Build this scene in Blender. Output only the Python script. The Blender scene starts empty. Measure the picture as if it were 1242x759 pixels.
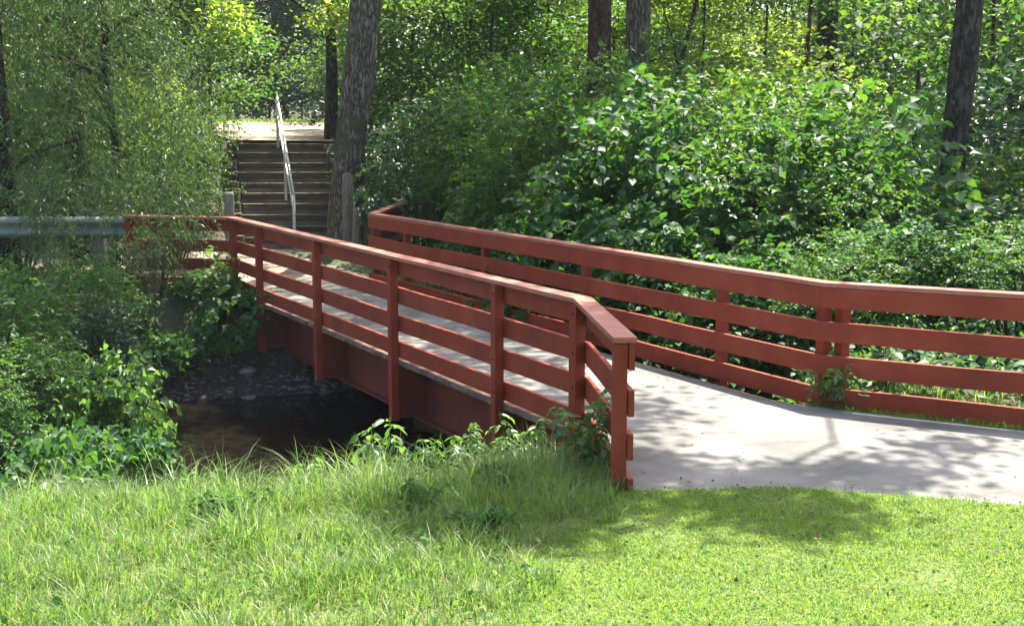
import bpy, bmesh, math, random
import numpy as np
from math import sin, cos, pi, radians
from mathutils import Vector, noise as mnoise

SC = bpy.context.scene
COL = SC.collection
rng = np.random.default_rng(7)
random.seed(7)

# ------------------------------------------------------------------ objects
def tag(o, label=None, cat=None, group=None, kind=None):
    if label: o['label'] = label
    if cat: o['category'] = cat
    if group: o['group'] = group
    if kind: o['kind'] = kind
    return o

def empty(name, loc=(0, 0, 0), rz=0, s=1.0):
    o = bpy.data.objects.new(name, None)
    COL.objects.link(o)
    o.location = loc
    o.rotation_euler = (0, 0, rz)
    o.scale = (s, s, s)
    o.empty_display_size = .2
    return o

def link(name, me, parent=None):
    o = bpy.data.objects.new(name, me)
    COL.objects.link(o)
    if parent is not None: o.parent = parent
    return o

def copy_tree(o, parent=None):
    c = o.copy()
    COL.objects.link(c)
    if parent is not None: c.parent = parent
    for ch in list(o.children):
        copy_tree(ch, c)
    return c

def np_mesh(name, V, F, mat, smooth=False):
    """V (n,3); F: list of (m,k) int arrays"""
    me = bpy.data.meshes.new(name)
    V = np.asarray(V, dtype=np.float32)
    me.vertices.add(len(V)); me.vertices.foreach_set('co', V.ravel())
    loops = np.concatenate([f.ravel() for f in F]).astype(np.int32)
    tot = np.concatenate([np.full(len(f), f.shape[1], np.int32) for f in F])
    st = np.concatenate([[0], np.cumsum(tot)[:-1]]).astype(np.int32)
    me.loops.add(len(loops)); me.loops.foreach_set('vertex_index', loops)
    me.polygons.add(len(tot)); me.polygons.foreach_set('loop_start', st)
    me.polygons.foreach_set('loop_total', tot)
    if smooth: me.polygons.foreach_set('use_smooth', np.ones(len(tot), bool))
    me.update(calc_edges=True)
    me.validate()
    if mat: me.materials.append(mat)
    return me

class MB:
    """collects boxes, prisms and tubes, then links them as one mesh"""
    def __init__(s): s.v = []; s.f = []
    def hexa(s, p):          # 8 points: bottom ring 0-3, top ring 4-7
        b = len(s.v); s.v += [tuple(q) for q in p]
        for q in ((3, 2, 1, 0), (4, 5, 6, 7), (0, 1, 5, 4), (1, 2, 6, 5), (2, 3, 7, 6), (3, 0, 4, 7)):
            s.f.append([b + i for i in q])
        return s
    def box(s, x0, x1, y0, y1, z0, z1):
        return s.hexa([(x0, y0, z0), (x1, y0, z0), (x1, y1, z0), (x0, y1, z0), (x0, y0, z1), (x1, y0, z1), (x1, y1, z1), (x0, y1, z1)])
    def slab(s, quad, z0, z1):   # quad: 4 (x,y) counter-clockwise
        return s.hexa([(x, y, z0) for x, y in quad] + [(x, y, z1) for x, y in quad])
    def tube(s, pts, rad, n=8, wob=0, seed=0, cap=True):
        pts = [Vector(p) for p in pts]; rr = random.Random(seed)
        b0 = len(s.v)
        for i, p in enumerate(pts):
            d = (pts[min(i + 1, len(pts) - 1)] - pts[max(i - 1, 0)]).normalized()
            a = d.orthogonal().normalized() if i == 0 else (a - d * a.dot(d)).normalized()
            c = d.cross(a)
            for k in range(n):
                t = 2 * pi * k / n
                r = rad[i] * (1 + (wob * mnoise.noise(Vector((cos(t) * 2 + seed, sin(t) * 2, p.z * .7))) if wob else 0))
                s.v.append(tuple(p + (a * cos(t) + c * sin(t)) * r))
        for i in range(len(pts) - 1):
            for k in range(n):
                q = b0 + i * n
                s.f.append([q + k, q + (k + 1) % n, q + n + (k + 1) % n, q + n + k])
        if cap:
            s.f.append([b0 + k for k in range(n)][::-1])
            s.f.append([b0 + (len(pts) - 1) * n + k for k in range(n)])
        return s
    def build(s, name, mat, parent=None, bevel=0, smooth=False, off=(0, 0, 0)):
        me = bpy.data.meshes.new(name)
        me.from_pydata([(x - off[0], y - off[1], z - off[2]) for x, y, z in s.v], [], s.f)
        bm = bmesh.new(); bm.from_mesh(me)
        bmesh.ops.recalc_face_normals(bm, faces=bm.faces)
        if bevel:
            bmesh.ops.bevel(bm, geom=[e for e in bm.edges if e.calc_face_angle(0) > .6], offset=bevel, segments=2, affect='EDGES', profile=.6)
        bm.to_mesh(me); bm.free()
        if smooth:
            for p in me.polygons: p.use_smooth = True
        me.materials.append(mat)
        return link(name, me, parent)

# ------------------------------------------------------------------ materials
def new_mat(name):
    m = bpy.data.materials.new(name); m.use_nodes = True
    nt = m.node_tree; nt.nodes.clear()
    out = nt.nodes.new('ShaderNodeOutputMaterial')
    return m, nt, out

def N(nt, t, **kw):
    n = nt.nodes.new(t)
    for k, v in kw.items():
        if k in n.inputs.keys(): n.inputs[k].default_value = v
        else: setattr(n, k, v)
    return n

def ramp(nt, fac, stops):
    r = nt.nodes.new('ShaderNodeValToRGB')
    e = r.color_ramp.elements
    while len(e) < len(stops): e.new(.5)
    for i, (p, c) in enumerate(stops):
        e[i].position = p; e[i].color = (*c, 1)
    nt.links.new(fac, r.inputs[0])
    return r.outputs[0]

def mixc(nt, fac, a, b):
    m = nt.nodes.new('ShaderNodeMix'); m.data_type = 'RGBA'
    for sock, v in ((m.inputs[0], fac), (m.inputs[6], a), (m.inputs[7], b)):
        if hasattr(v, 'is_linked'): nt.links.new(v, sock)
        elif isinstance(v, (int, float)): sock.default_value = v
        else: sock.default_value = (*v, 1)
    return m.outputs[2]

def noise_tex(nt, scale, detail=4, stretch=None, coord='Object', rough=.55):
    tc = nt.nodes.new('ShaderNodeTexCoord')
    v = tc.outputs[coord]
    if stretch:
        mp = nt.nodes.new('ShaderNodeMapping'); mp.inputs['Scale'].default_value = stretch
        nt.links.new(v, mp.inputs[0]); v = mp.outputs[0]
    n = N(nt, 'ShaderNodeTexNoise', Scale=scale, Detail=detail, Roughness=rough)
    nt.links.new(v, n.inputs['Vector'])
    return n.outputs[0]

def bump(nt, h, strength, dist=.02):
    b = N(nt, 'ShaderNodeBump', Strength=strength, Distance=dist)
    nt.links.new(h, b.inputs['Height'])
    return b.outputs[0]

def leaf_mat(name, cols, trans, tw=.45, rough=.42, spec=.5, big=None):
    """cols: three base colours picked per leaf; trans: light coming through"""
    m, nt, out = new_mat(name)
    g = nt.nodes.new('ShaderNodeNewGeometry')
    rnd = g.outputs['Random Per Island']
    c = ramp(nt, rnd, [(0, cols[0]), (.55, cols[1]), (1, cols[2])])
    n = noise_tex(nt, 1.3, 2, coord='Object')
    dark = mixc(nt, n, (.75, .8, .8), (1.25, 1.2, 1.15))
    mm = nt.nodes.new('ShaderNodeMix'); mm.data_type = 'RGBA'; mm.blend_type = 'MULTIPLY'; mm.inputs[0].default_value = 1
    nt.links.new(c, mm.inputs[6]); nt.links.new(dark, mm.inputs[7])
    p = N(nt, 'ShaderNodeBsdfPrincipled', Roughness=rough)
    p.inputs['Specular IOR Level'].default_value = spec
    nt.links.new(mm.outputs[2], p.inputs['Base Color'])
    t = nt.nodes.new('ShaderNodeBsdfTranslucent')
    tc = ramp(nt, rnd, [(0, trans[0]), (1, trans[1])])
    nt.links.new(tc, t.inputs[0])
    ms = N(nt, 'ShaderNodeMixShader'); ms.inputs[0].default_value = tw
    nt.links.new(p.outputs[0], ms.inputs[1]); nt.links.new(t.outputs[0], ms.inputs[2])
    nt.links.new(ms.outputs[0], out.inputs[0])
    return m

def surf_mat(name, stops, scale=4, detail=5, rough=.8, bump_s=.3, bump_scale=None, stretch=None, spec=.4, bd=.02, extra=None, coord='Object'):
    m, nt, out = new_mat(name)
    n = noise_tex(nt, scale, detail, stretch, coord)
    c = ramp(nt, n, stops)
    if extra: c = extra(nt, c)
    p = N(nt, 'ShaderNodeBsdfPrincipled', Roughness=rough)
    p.inputs['Specular IOR Level'].default_value = spec
    nt.links.new(c, p.inputs['Base Color'])
    h = noise_tex(nt, bump_scale or scale * 4, 5, stretch, coord)
    nt.links.new(bump(nt, h, bump_s, bd), p.inputs['Normal'])
    nt.links.new(p.outputs[0], out.inputs[0])
    return m

def worn(col, lo, hi, scale=1.7, coord='Object'):
    def f(nt, c):
        n = noise_tex(nt, scale, 6, None, coord, .7)
        k = ramp(nt, n, [(lo, (0, 0, 0)), (hi, (1, 1, 1))])
        return mixc(nt, k, c, col)
    return f

M = {}
M['red'] = surf_mat('red_paint', [(.2, (.15, .023, .01)), (.5, (.235, .034, .012)), (.8, (.31, .06, .026))], 2.4, 8, .6, .5, 30, None, .3, .006,
                    worn((.2, .085, .055), .6, .78, 5))
M['red_cap'] = surf_mat('red_cap_paint', [(.25, (.23, .04, .022)), (.5, (.29, .055, .032)), (.8, (.36, .1, .06))], 3.2, 6, .42, .4, 30, None, .5, .006,
                    worn((.42, .2, .15), .3, .8, 2.2))  # weathered paint, paled further to carry the sunlit sheen in the colour
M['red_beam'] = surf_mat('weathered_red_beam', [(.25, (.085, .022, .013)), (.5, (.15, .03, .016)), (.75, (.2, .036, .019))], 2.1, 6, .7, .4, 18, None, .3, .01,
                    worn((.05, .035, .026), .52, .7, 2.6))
M['plank'] = surf_mat('weathered_planks', [(.3, (.085, .045, .032)), (.55, (.16, .1, .072)), (.8, (.27, .19, .14))], 7, 6, .85, .6, 40, None, .3, .01)
def asphalt_wear(nt, c):
    n = noise_tex(nt, 42, 6, None, 'Object', .7)
    c = mixc(nt, ramp(nt, n, [(.6, (0, 0, 0)), (.7, (1, 1, 1))]), c, (.24, .225, .2))
    st = ramp(nt, noise_tex(nt, .9, 5), [(.45, (1, 1, 1)), (.7, (0, 0, 0))])
    m = nt.nodes.new('ShaderNodeMix'); m.data_type = 'RGBA'; m.blend_type = 'MULTIPLY'; m.inputs[0].default_value = .35
    nt.links.new(c, m.inputs[6]); nt.links.new(st, m.inputs[7]); c = m.outputs[2]
    tc = nt.nodes.new('ShaderNodeTexCoord')
    wn = N(nt, 'ShaderNodeTexNoise', Scale=2.2, Detail=4); nt.links.new(tc.outputs['Object'], wn.inputs['Vector'])
    va = nt.nodes.new('ShaderNodeMix'); va.data_type = 'VECTOR'; va.inputs[0].default_value = .35
    nt.links.new(tc.outputs['Object'], va.inputs[4]); nt.links.new(wn.outputs['Color'], va.inputs[5])
    vo = N(nt, 'ShaderNodeTexVoronoi', Scale=.95); vo.feature = 'DISTANCE_TO_EDGE'; nt.links.new(va.outputs[1], vo.inputs['Vector'])
    k = ramp(nt, vo.outputs['Distance'], [(.001, (.55, .55, .55)), (.004, (0, 0, 0))])
    return mixc(nt, k, c, (.045, .042, .036))
M['asphalt'] = surf_mat('old_asphalt', [(.3, (.12, .117, .105)), (.5, (.176, .171, .155)), (.72, (.245, .238, .215))], 1.6, 8, .85, .5, 190, None, .25, .008, asphalt_wear)
M['dirt'] = surf_mat('trodden_gravel', [(.3, (.16, .12, .085)), (.5, (.26, .215, .17)), (.75, (.36, .315, .26))], 2.2, 8, .95, .7, 70, None, .2, .02)
M['timber'] = surf_mat('dark_timber', [(.3, (.03, .023, .018)), (.55, (.085, .068, .053)), (.8, (.2, .165, .135))], 6, 6, .85, .6, 30, (.4, 3, 6), .25, .02)
M['grey_wood'] = surf_mat('silvered_wood', [(.3, (.1, .085, .065)), (.55, (.2, .18, .145)), (.8, (.32, .3, .25))], 9, 6, .85, .7, 26, (6, 6, .5), .25, .02)
M['galv'] = surf_mat('galvanised_steel', [(.3, (.095, .115, .095)), (.6, (.14, .17, .14)), (.8, (.2, .23, .195))], 3, 4, .55, .1, 30, None, .6, .003)
M['rail_steel'] = surf_mat('bare_steel_pipe', [(.3, (.4, .39, .37)), (.6, (.55, .54, .52)), (.8, (.62, .6, .57))], 8, 4, .35, .1, 60, None, .7, .002)
M['bolt'] = surf_mat('painted_bolt', [(.3, (.1, .02, .015)), (.7, (.16, .035, .025))], 20, 3, .5, .1, 60)
M['stone'] = surf_mat('creek_stone', [(.3, (.07, .062, .052)), (.55, (.18, .165, .14)), (.8, (.36, .34, .3))], 4, 6, .7, .5, 25, None, .4, .02)
M['log'] = surf_mat('rotting_log', [(.3, (.03, .026, .022)), (.55, (.09, .08, .07)), (.8, (.2, .185, .165))], 6, 7, .9, .8, 18, (5, .8, 5), .2, .04)

def bark(name, cols, sc=1.0, moss=None):
    m, nt, out = new_mat(name)
    a = noise_tex(nt, 5.5 * sc, 5, (2.6, 2.6, .62), 'Object', .6)
    f1 = nt.nodes.new('ShaderNodeMath'); f1.operation = 'MULTIPLY_ADD'; f1.inputs[1].default_value = 2; f1.inputs[2].default_value = -1
    nt.links.new(a, f1.inputs[0])
    f2 = nt.nodes.new('ShaderNodeMath'); f2.operation = 'ABSOLUTE'; nt.links.new(f1.outputs[0], f2.inputs[0])
    f3 = nt.nodes.new('ShaderNodeMath'); f3.operation = 'MULTIPLY_ADD'; f3.inputs[1].default_value = 2.2
    nt.links.new(f2.outputs[0], f3.inputs[0])
    g = noise_tex(nt, 30 * sc, 5, (1, 1, .6), 'Object', .7)
    g2 = nt.nodes.new('ShaderNodeMath'); g2.operation = 'MULTIPLY'; g2.inputs[1].default_value = .45
    nt.links.new(g, g2.inputs[0]); nt.links.new(g2.outputs[0], f3.inputs[2])
    n = f3.outputs[0]
    c = ramp(nt, n, [(.22, cols[0]), (.45, cols[1]), (.85, cols[2])])
    if moss:
        k = ramp(nt, noise_tex(nt, 2.2, 5), [(.5, (0, 0, 0)), (.66, (1, 1, 1))])
        c = mixc(nt, k, c, moss)
    p = N(nt, 'ShaderNodeBsdfPrincipled', Roughness=.9)
    p.inputs['Specular IOR Level'].default_value = .2
    nt.links.new(c, p.inputs['Base Color'])
    nt.links.new(bump(nt, n, .9, .05), p.inputs['Normal'])
    nt.links.new(p.outputs[0], out.inputs[0])
    return m
M['bark_grey'] = bark('furrowed_grey_bark', [(.035, .028, .022), (.13, .11, .092), (.27, .24, .205)], 1, (.085, .095, .05))
M['bark_dark'] = bark('dark_bark', [(.015, .012, .01), (.045, .036, .03), (.1, .085, .07)])
M['bark_red'] = bark('red_brown_bark', [(.025, .014, .01), (.075, .042, .03), (.14, .09, .065)])
M['bark_twig'] = bark('twig_bark', [(.03, .024, .016), (.07, .055, .035), (.12, .1, .065)], 2)

M['lf_broad'] = leaf_mat('broad_leaves', [(.015, .056, .023), (.027, .082, .028), (.052, .115, .03)], [(.05, .18, .022), (.14, .3, .022)], .4, .5, .26)
M['lf_mid'] = leaf_mat('shrub_leaves', [(.018, .064, .018), (.035, .096, .022), (.066, .13, .024)], [(.06, .2, .02), (.19, .34, .022)], .42, .46, .3)
M['lf_yel'] = leaf_mat('yellow_green_leaves', [(.055, .11, .018), (.08, .135, .02), (.115, .16, .022)], [(.27, .46, .03), (.46, .58, .05)], .52, .45, .4)
M['lf_far'] = leaf_mat('woodland_leaves', [(.02, .056, .02), (.034, .08, .024), (.065, .112, .028)], [(.07, .18, .025), (.22, .36, .035)], .46, .5, .25)
M['lf_dark'] = leaf_mat('dark_leaves', [(.014, .045, .022), (.024, .065, .027), (.04, .085, .03)], [(.04, .12, .025), (.08, .19, .03)], .34, .4, .5)
M['lf_willow'] = leaf_mat('willow_leaves', [(.03, .072, .026), (.048, .098, .034), (.1, .15, .065)], [(.085, .19, .03), (.18, .3, .045)], .42, .42, .34)
M['lf_pale'] = leaf_mat('pale_leaves', [(.08, .13, .055), (.13, .18, .085), (.22, .26, .15)], [(.14, .24, .07), (.24, .33, .12)], .4, .4, .5)
M['lf_fresh'] = leaf_mat('fresh_leaves', [(.04, .11, .028), (.065, .14, .034), (.1, .17, .04)], [(.12, .3, .03), (.24, .42, .05)], .45, .42, .5)
M['grass'] = leaf_mat('long_grass', [(.06, .12, .022), (.09, .155, .03), (.15, .185, .07)], [(.17, .36, .03), (.32, .47, .07)], .42, .45, .35)
M['lawn'] = leaf_mat('lawn_grass', [(.085, .16, .015), (.11, .185, .018), (.16, .2, .04)], [(.31, .55, .025), (.48, .65, .06)], .42, .5, .3)
M['litter_straw'] = leaf_mat('straw', [(.2, .16, .07), (.27, .22, .1), (.34, .29, .15)], [(.3, .24, .1), (.4, .33, .15)], .3, .6, .2)
M['weed'] = leaf_mat('weed_leaves', [(.035, .095, .026), (.055, .12, .03), (.09, .15, .04)], [(.1, .26, .03), (.2, .36, .05)], .45, .7, .15)
M['litter'] = leaf_mat('dry_litter', [(.08, .05, .03), (.14, .09, .05), (.22, .17, .1)], [(.1, .06, .03), (.2, .14, .06)], .2, .7, .2)

def ground_mat():
    m, nt, out = new_mat('forest_soil')
    n1 = noise_tex(nt, .8, 6); n2 = noise_tex(nt, 14, 6)
    a = ramp(nt, n2, [(.3, (.035, .024, .016)), (.6, (.085, .062, .042)), (.8, (.14, .11, .08))])
    b = ramp(nt, n2, [(.3, (.025, .045, .014)), (.7, (.06, .085, .025))])
    k = ramp(nt, n1, [(.4, (0, 0, 0)), (.6, (1, 1, 1))])
    c = mixc(nt, k, a, b)
    sp0 = nt.nodes.new('ShaderNodeNewGeometry'); sq = nt.nodes.new('ShaderNodeSeparateXYZ')
    nt.links.new(sp0.outputs['Position'], sq.inputs[0])
    ml = N(nt, 'ShaderNodeMapRange'); ml.inputs[1].default_value = 10.2; ml.inputs[2].default_value = 8.6
    nt.links.new(sq.outputs[1], ml.inputs[0])
    th = ramp(nt, n2, [(.3, (.06, .085, .022)), (.55, (.1, .135, .03)), (.8, (.16, .15, .06))])
    c = mixc(nt, ml.outputs[0], c, th)
    # wet dark mud low in the creek bed
    g = nt.nodes.new('ShaderNodeNewGeometry'); sx = nt.nodes.new('ShaderNodeSeparateXYZ')
    nt.links.new(g.outputs['Position'], sx.inputs[0])
    mr = N(nt, 'ShaderNodeMapRange'); mr.inputs[1].default_value = -1.05; mr.inputs[2].default_value = -.55
    nt.links.new(sx.outputs[2], mr.inputs[0])
    mud = ramp(nt, n2, [(.35, (.02, .016, .013)), (.65, (.06, .048, .038))])
    c = mixc(nt, mr.outputs[0], mud, c)
    p = N(nt, 'ShaderNodeBsdfPrincipled', Roughness=.9)
    nt.links.new(c, p.inputs['Base Color'])
    nt.links.new(bump(nt, noise_tex(nt, 22, 6), .7, .05), p.inputs['Normal'])
    nt.links.new(p.outputs[0], out.inputs[0])
    return m
M['ground'] = ground_mat()

def water_mat():
    m, nt, out = new_mat('creek_water')
    c = ramp(nt, noise_tex(nt, .9, 4), [(.35, (.004, .003, .0025)), (.65, (.011, .008, .006))])
    p = N(nt, 'ShaderNodeBsdfPrincipled', Roughness=.02)
    p.inputs['IOR'].default_value = 1.33
    nt.links.new(c, p.inputs['Base Color'])
    h = noise_tex(nt, 8, 2, (1, .45, 1))
    nt.links.new(bump(nt, h, .22, .03), p.inputs['Normal'])
    nt.links.new(p.outputs[0], out.inputs[0])
    return m
M['water'] = water_mat()

# ------------------------------------------------------------------ bridge frame: a along, l lateral (metres)
TH = radians(27.657)
def W2(a, l): return (-sin(TH) * a + cos(TH) * l, cos(TH) * a + sin(TH) * l)

# ------------------------------------------------------------------ terrain
CREEK = np.array([(34, 33), (20, 25.5), (10, 20.5), (5, 18.2), (1.5, 16.2), (-.8, 15.0), (-2.6, 14.4), (-4.6, 14.0), (-7.5, 13.2), (-12, 12), (-20, 10.5), (-40, 6)], float)
def seg_dist(X, Y, P):
    d = np.full(X.shape, 1e9)
    for (ax, ay), (bx, by) in zip(P[:-1], P[1:]):
        vx, vy = bx - ax, by - ay; L2 = vx * vx + vy * vy
        t = np.clip(((X - ax) * vx + (Y - ay) * vy) / L2, 0, 1)
        d = np.minimum(d, np.hypot(X - ax - t * vx, Y - ay - t * vy))
    return d
def sstep(a, b, x):
    t = np.clip((x - a) / (b - a), 0, 1); return t * t * (3 - 2 * t)
def inside(X, Y, poly):
    r = np.zeros(X.shape, bool); n = len(poly)
    for i in range(n):
        x0, y0 = poly[i]; x1, y1 = poly[(i + 1) % n]
        c = ((y0 > Y) != (y1 > Y)) & (X < (x1 - x0) * (Y - y0) / (y1 - y0 + 1e-12) + x0)
        r ^= c
    return r
NEARPATH = [W2(8.70, 5.25), (.72, 8.3), (1.4, 8.27), (2.06, 8.17), (2.7, 8.04), (3.27, 7.9), (5, 7.35), (8, 6.2), (14, 3.4), (30, -4), (34, 0), (16, 6.4), (9.5, 7.6), (6.2, 8.75), (4.6, 9.75), W2(8.45, 7.42), W2(8.70, 7.3)]
FARPATH = [W2(18.55, 5.3), W2(18.55, 7.1), (-2.3, 20.5), (-2.2, 22.6), (-2.9, 25.05), (-5.9, 25.45), (-8, 25.2), (-14, 24.6), (-30, 25), (-30, 20.4), (-12, 20.3), (-6.6, 20.0)]
def height(X, Y):
    X = np.asarray(X, float); Y = np.asarray(Y, float)
    h = np.where(Y < 8.3, .09 * (8.3 - Y), 0.0)
    h = np.where(X > 2.2, h * 1.0, h)
    d = seg_dist(X, Y, CREEK)
    right = sstep(1.5, 4, X)                # upstream of the bridge the bed is narrower
    cs = np.argsort(CREEK[:, 0]); near = Y < np.interp(X, CREEK[cs, 0], CREEK[cs, 1])
    lo = 2.3 * (1 - right) + 1.2 * right; hi = np.where(near, 7.1, 5.0) * (1 - right) + 3.6 * right
    left = sstep(-6, -2.5, -X - 0) * 0
    carve = -1.55 * (1 - sstep(lo, hi, d))
    h = h + carve
    # hillside beyond the far path, steps climb it
    foot = 25.0 + .25 * (X + 4.5) * (X < -4.5) * -.2
    hill = 2.0 * np.clip((Y - 25.2) / 3.5, 0, 1)
    hill = hill + np.clip(Y - 29, 0, 16.5) * .03
    rhill = 1.1 * sstep(17, 27, Y)
    k = sstep(-3.2, 0.5, X)
    h = h + hill * (1 - k * .35)
    h += .05 * np.sin(X * 1.3 + Y * .7) * np.cos(Y * .9 - X * .4) * (np.hypot(X, Y) > 1)
    h = h - .3 * np.exp(-((X + 1.9) / 1.6) ** 2 - ((Y - 9.9) / 1.3) ** 2)
    # flatten under the paths
    for poly in (NEARPATH, FARPATH):
        m = np.zeros(X.shape, bool)
        for dx, dy in ((0, 0), (.2, 0), (-.2, 0), (0, .2), (0, -.2)): m |= inside(X + dx, Y + dy, poly)
        h = np.where(m & ((cos(TH) * X + sin(TH) * Y < 7.55) | (Y < 15)), np.where(inside(X, Y, poly), -.075, np.minimum(h, -.06)), h)
    st = (np.abs((X + 4.47) + .25 * (Y - 25.7)) < 1.35) & (Y > 24.6) & (Y < 28.6)
    h = np.where(st, np.minimum(h, 2.0 * np.clip((Y - 25.6) / 3.5, 0, 1) - .15), h)
    return h
def gz(x, y): return float(height(np.array([x]), np.array([y]))[0])

xs = np.concatenate([np.arange(-160, -14, 8), np.arange(-14, 12, .16), np.arange(12, 161, 8)])
ys = np.concatenate([np.arange(-30, 2, 4), np.arange(2, 30, .16), np.arange(30, 170, 6)])
GX, GY = np.meshgrid(xs, ys)
GZ = height(GX, GY)
V = np.stack([GX, GY, GZ], -1).reshape(-1, 3)
nx = len(xs); idx = np.arange(len(V)).reshape(len(ys), nx)
F = np.stack([idx[:-1, :-1], idx[:-1, 1:], idx[1:, 1:], idx[1:, :-1]], -1).reshape(-1, 4)
tag(link('ground', np_mesh('ground', V, [F], M['ground'], True)), 'uneven brown forest soil with creek banks and hillside', 'ground', kind='structure')

def sheet(name, poly, z, mat, label, cat):
    me = bpy.data.meshes.new(name); bm = bmesh.new()
    f = bm.faces.new([bm.verts.new((x, y, z)) for x, y in poly])
    if f.normal.z < 0: bmesh.ops.reverse_faces(bm, faces=[f])
    bmesh.ops.triangulate(bm, faces=bm.faces[:])
    bm.to_mesh(me); bm.free(); me.materials.append(mat)
    return tag(link(name, me), label, cat, kind='structure')
sheet('path', NEARPATH, -.03, M['asphalt'], 'pale asphalt footpath leading onto the near end of the red bridge', 'path')
sheet('dirt_path', FARPATH, -.035, M['dirt'], 'grey gravel path between the far end of the bridge and the steps', 'path')
sheet('creek', [(-14, 6.5), (12, 9), (12, 25), (-14, 18)], -1.3, M['water'], 'dark still creek water passing under the bridge', 'creek')
# sunlit landing at the top of the steps, following the slope
lp = [(-6.25, 28.75), (-4.0, 29.3), (-4.6, 36), (-6.4, 45), (-10, 45), (-8.6, 36)]
me = bpy.data.meshes.new('landing_path')
me.from_pydata([(x, y, gz(x, y) + .05) for x, y in lp], [], [[0, 1, 2, 5], [5, 2, 3, 4]])
me.materials.append(M['dirt'])
tag(link('landing_path', me), 'sunlit pale path at the top of the timber steps', 'path', kind='structure')

# ------------------------------------------------------------------ bridge
def offs(poly, o):
    """polyline offset to its right by o, mitred"""
    r = []
    for i, p in enumerate(poly):
        p = Vector(p); ds = []
        if i > 0: ds.append((p - Vector(poly[i - 1])).normalized())
        if i < len(poly) - 1: ds.append((Vector(poly[i + 1]) - p).normalized())
        ns = [Vector((d.y, -d.x)) for d in ds]
        if len(ns) == 1: q = p + ns[0] * o
        else:
            m = (ns[0] + ns[1]).normalized(); q = p + m * (o / m.dot(ns[0]))
        r.append(q)
    return r
def wpoly(al): return [W2(a, l) for a, l in al]

bo = W2(8.6, 6.3)
bridge = empty('footbridge', (bo[0], bo[1], 0))
tag(bridge, 'dark red painted timber footbridge with slatted railings crossing the creek', 'footbridge')
BOFF = (bo[0], bo[1], 0)
def bb(mb, name, mat, parent=None, bevel=.004, smooth=False):
    o = mb.build(name, mat, bridge, bevel, smooth, off=BOFF)
    if parent is not None: o.parent = parent
    return o

def rail_run(poly, o0, o1, z0, z1, name, mat, gap=.0015, sag=0, bevel=.004):
    A = offs(poly, o0); B = offs(poly, o1); res = []
    for i in range(len(poly) - 1):
        d = (A[i + 1] - A[i]).normalized(); g = d * gap
        n = max(1, int((A[i + 1] - A[i]).length / .6)); mb = MB()
        pts = []
        for k in range(n + 1):
            t = k / n
            a = (A[i] + g).lerp(A[i + 1] - g, t); b = (B[i] + g).lerp(B[i + 1] - g, t)
            dz = sag * mnoise.noise(Vector((a.x * .8, a.y * .8, z0 * 3)))
            dw = d.orthogonal() * (sag * .5 * mnoise.noise(Vector((a.x * .7 + 9, a.y * .7, z0 * 5))))
            a = a + dw; b = b + dw
            pts.append([(a.x, a.y, z0 + dz), (b.x, b.y, z0 + dz), (b.x, b.y, z1 + dz), (a.x, a.y, z1 + dz)])
        for q in pts: mb.v += q
        for k in range(n):
            s = k * 4
            for j in range(4): mb.f.append([s + j, s + (j + 1) % 4, s + 4 + (j + 1) % 4, s + 4 + j])
        mb.f.append([3, 2, 1, 0]); mb.f.append([n * 4 + j for j in range(4)])
        res.append(bb(mb, name, mat, None, bevel))
    return res

near_line = [W2(6.87, 4.34), W2(8.62, 5.07), W2(18.72, 5.07), W2(19.85, 3.75)]
far_line = [W2(5.9, 9.2), W2(8.52, 7.5), W2(18.62, 7.23), W2(21.2, 8.85)]
RAILZ = [(.525, .70), (.235, .41), (-.05, .12)]
# near side: posts outside (0..0.09), boards inside
for z0, z1 in RAILZ: rail_run(near_line, .098, .138, z0, z1, 'rail', M['red'], .0015, .012)
rail_run(near_line, .098, .138, .83, 1.008, 'fascia_board', M['red'], .0015, .008)
rail_run(near_line, -.006, .15, 1.01, 1.05, 'cap_rail', M['red_cap'], .001, .006, .006)
# far side: boards on the inner face, posts outside
for z0, z1 in RAILZ: rail_run(far_line, 0, .04, z0, z1, 'rail', M['red'], .0015, .012)
rail_run(far_line, 0, .04, .83, 1.008, 'fascia_board', M['red'], .0015, .008)
rail_run(far_line, -.003, .145, 1.01, 1.05, 'cap_rail', M['red_cap'], .001, .006, .006)

def rot_box(cx, cy, ang, hx, hy, z0, z1, taper=1):
    c, s = cos(ang), sin(ang)
    q = [(cx + c * x - s * y, cy + s * x + c * y) for x, y in ((-hx, -hy), (hx, -hy), (hx, hy), (-hx, hy))]
    return MB().slab(q, z0, z1)
BANG = pi / 2 + TH       # world angle of the along axis
def bolts(post, cx, cy, ang, half, zs, side):
    c, s = cos(ang), sin(ang)
    for z in zs:
        for dx in (-.012,):
            mb = MB(); p0 = Vector((cx + c * dx - s * (side * half), cy + s * dx + c * (side * half), z))
            nrm = Vector((-s * side, c * side, 0))
            mb.tube([p0 - nrm * .01, p0 + nrm * .012], [.013, .011], 8)
            bb(mb, 'bolt', M['bolt'], post, 0)
BZ = [.92, .61, .33, .04]
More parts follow.
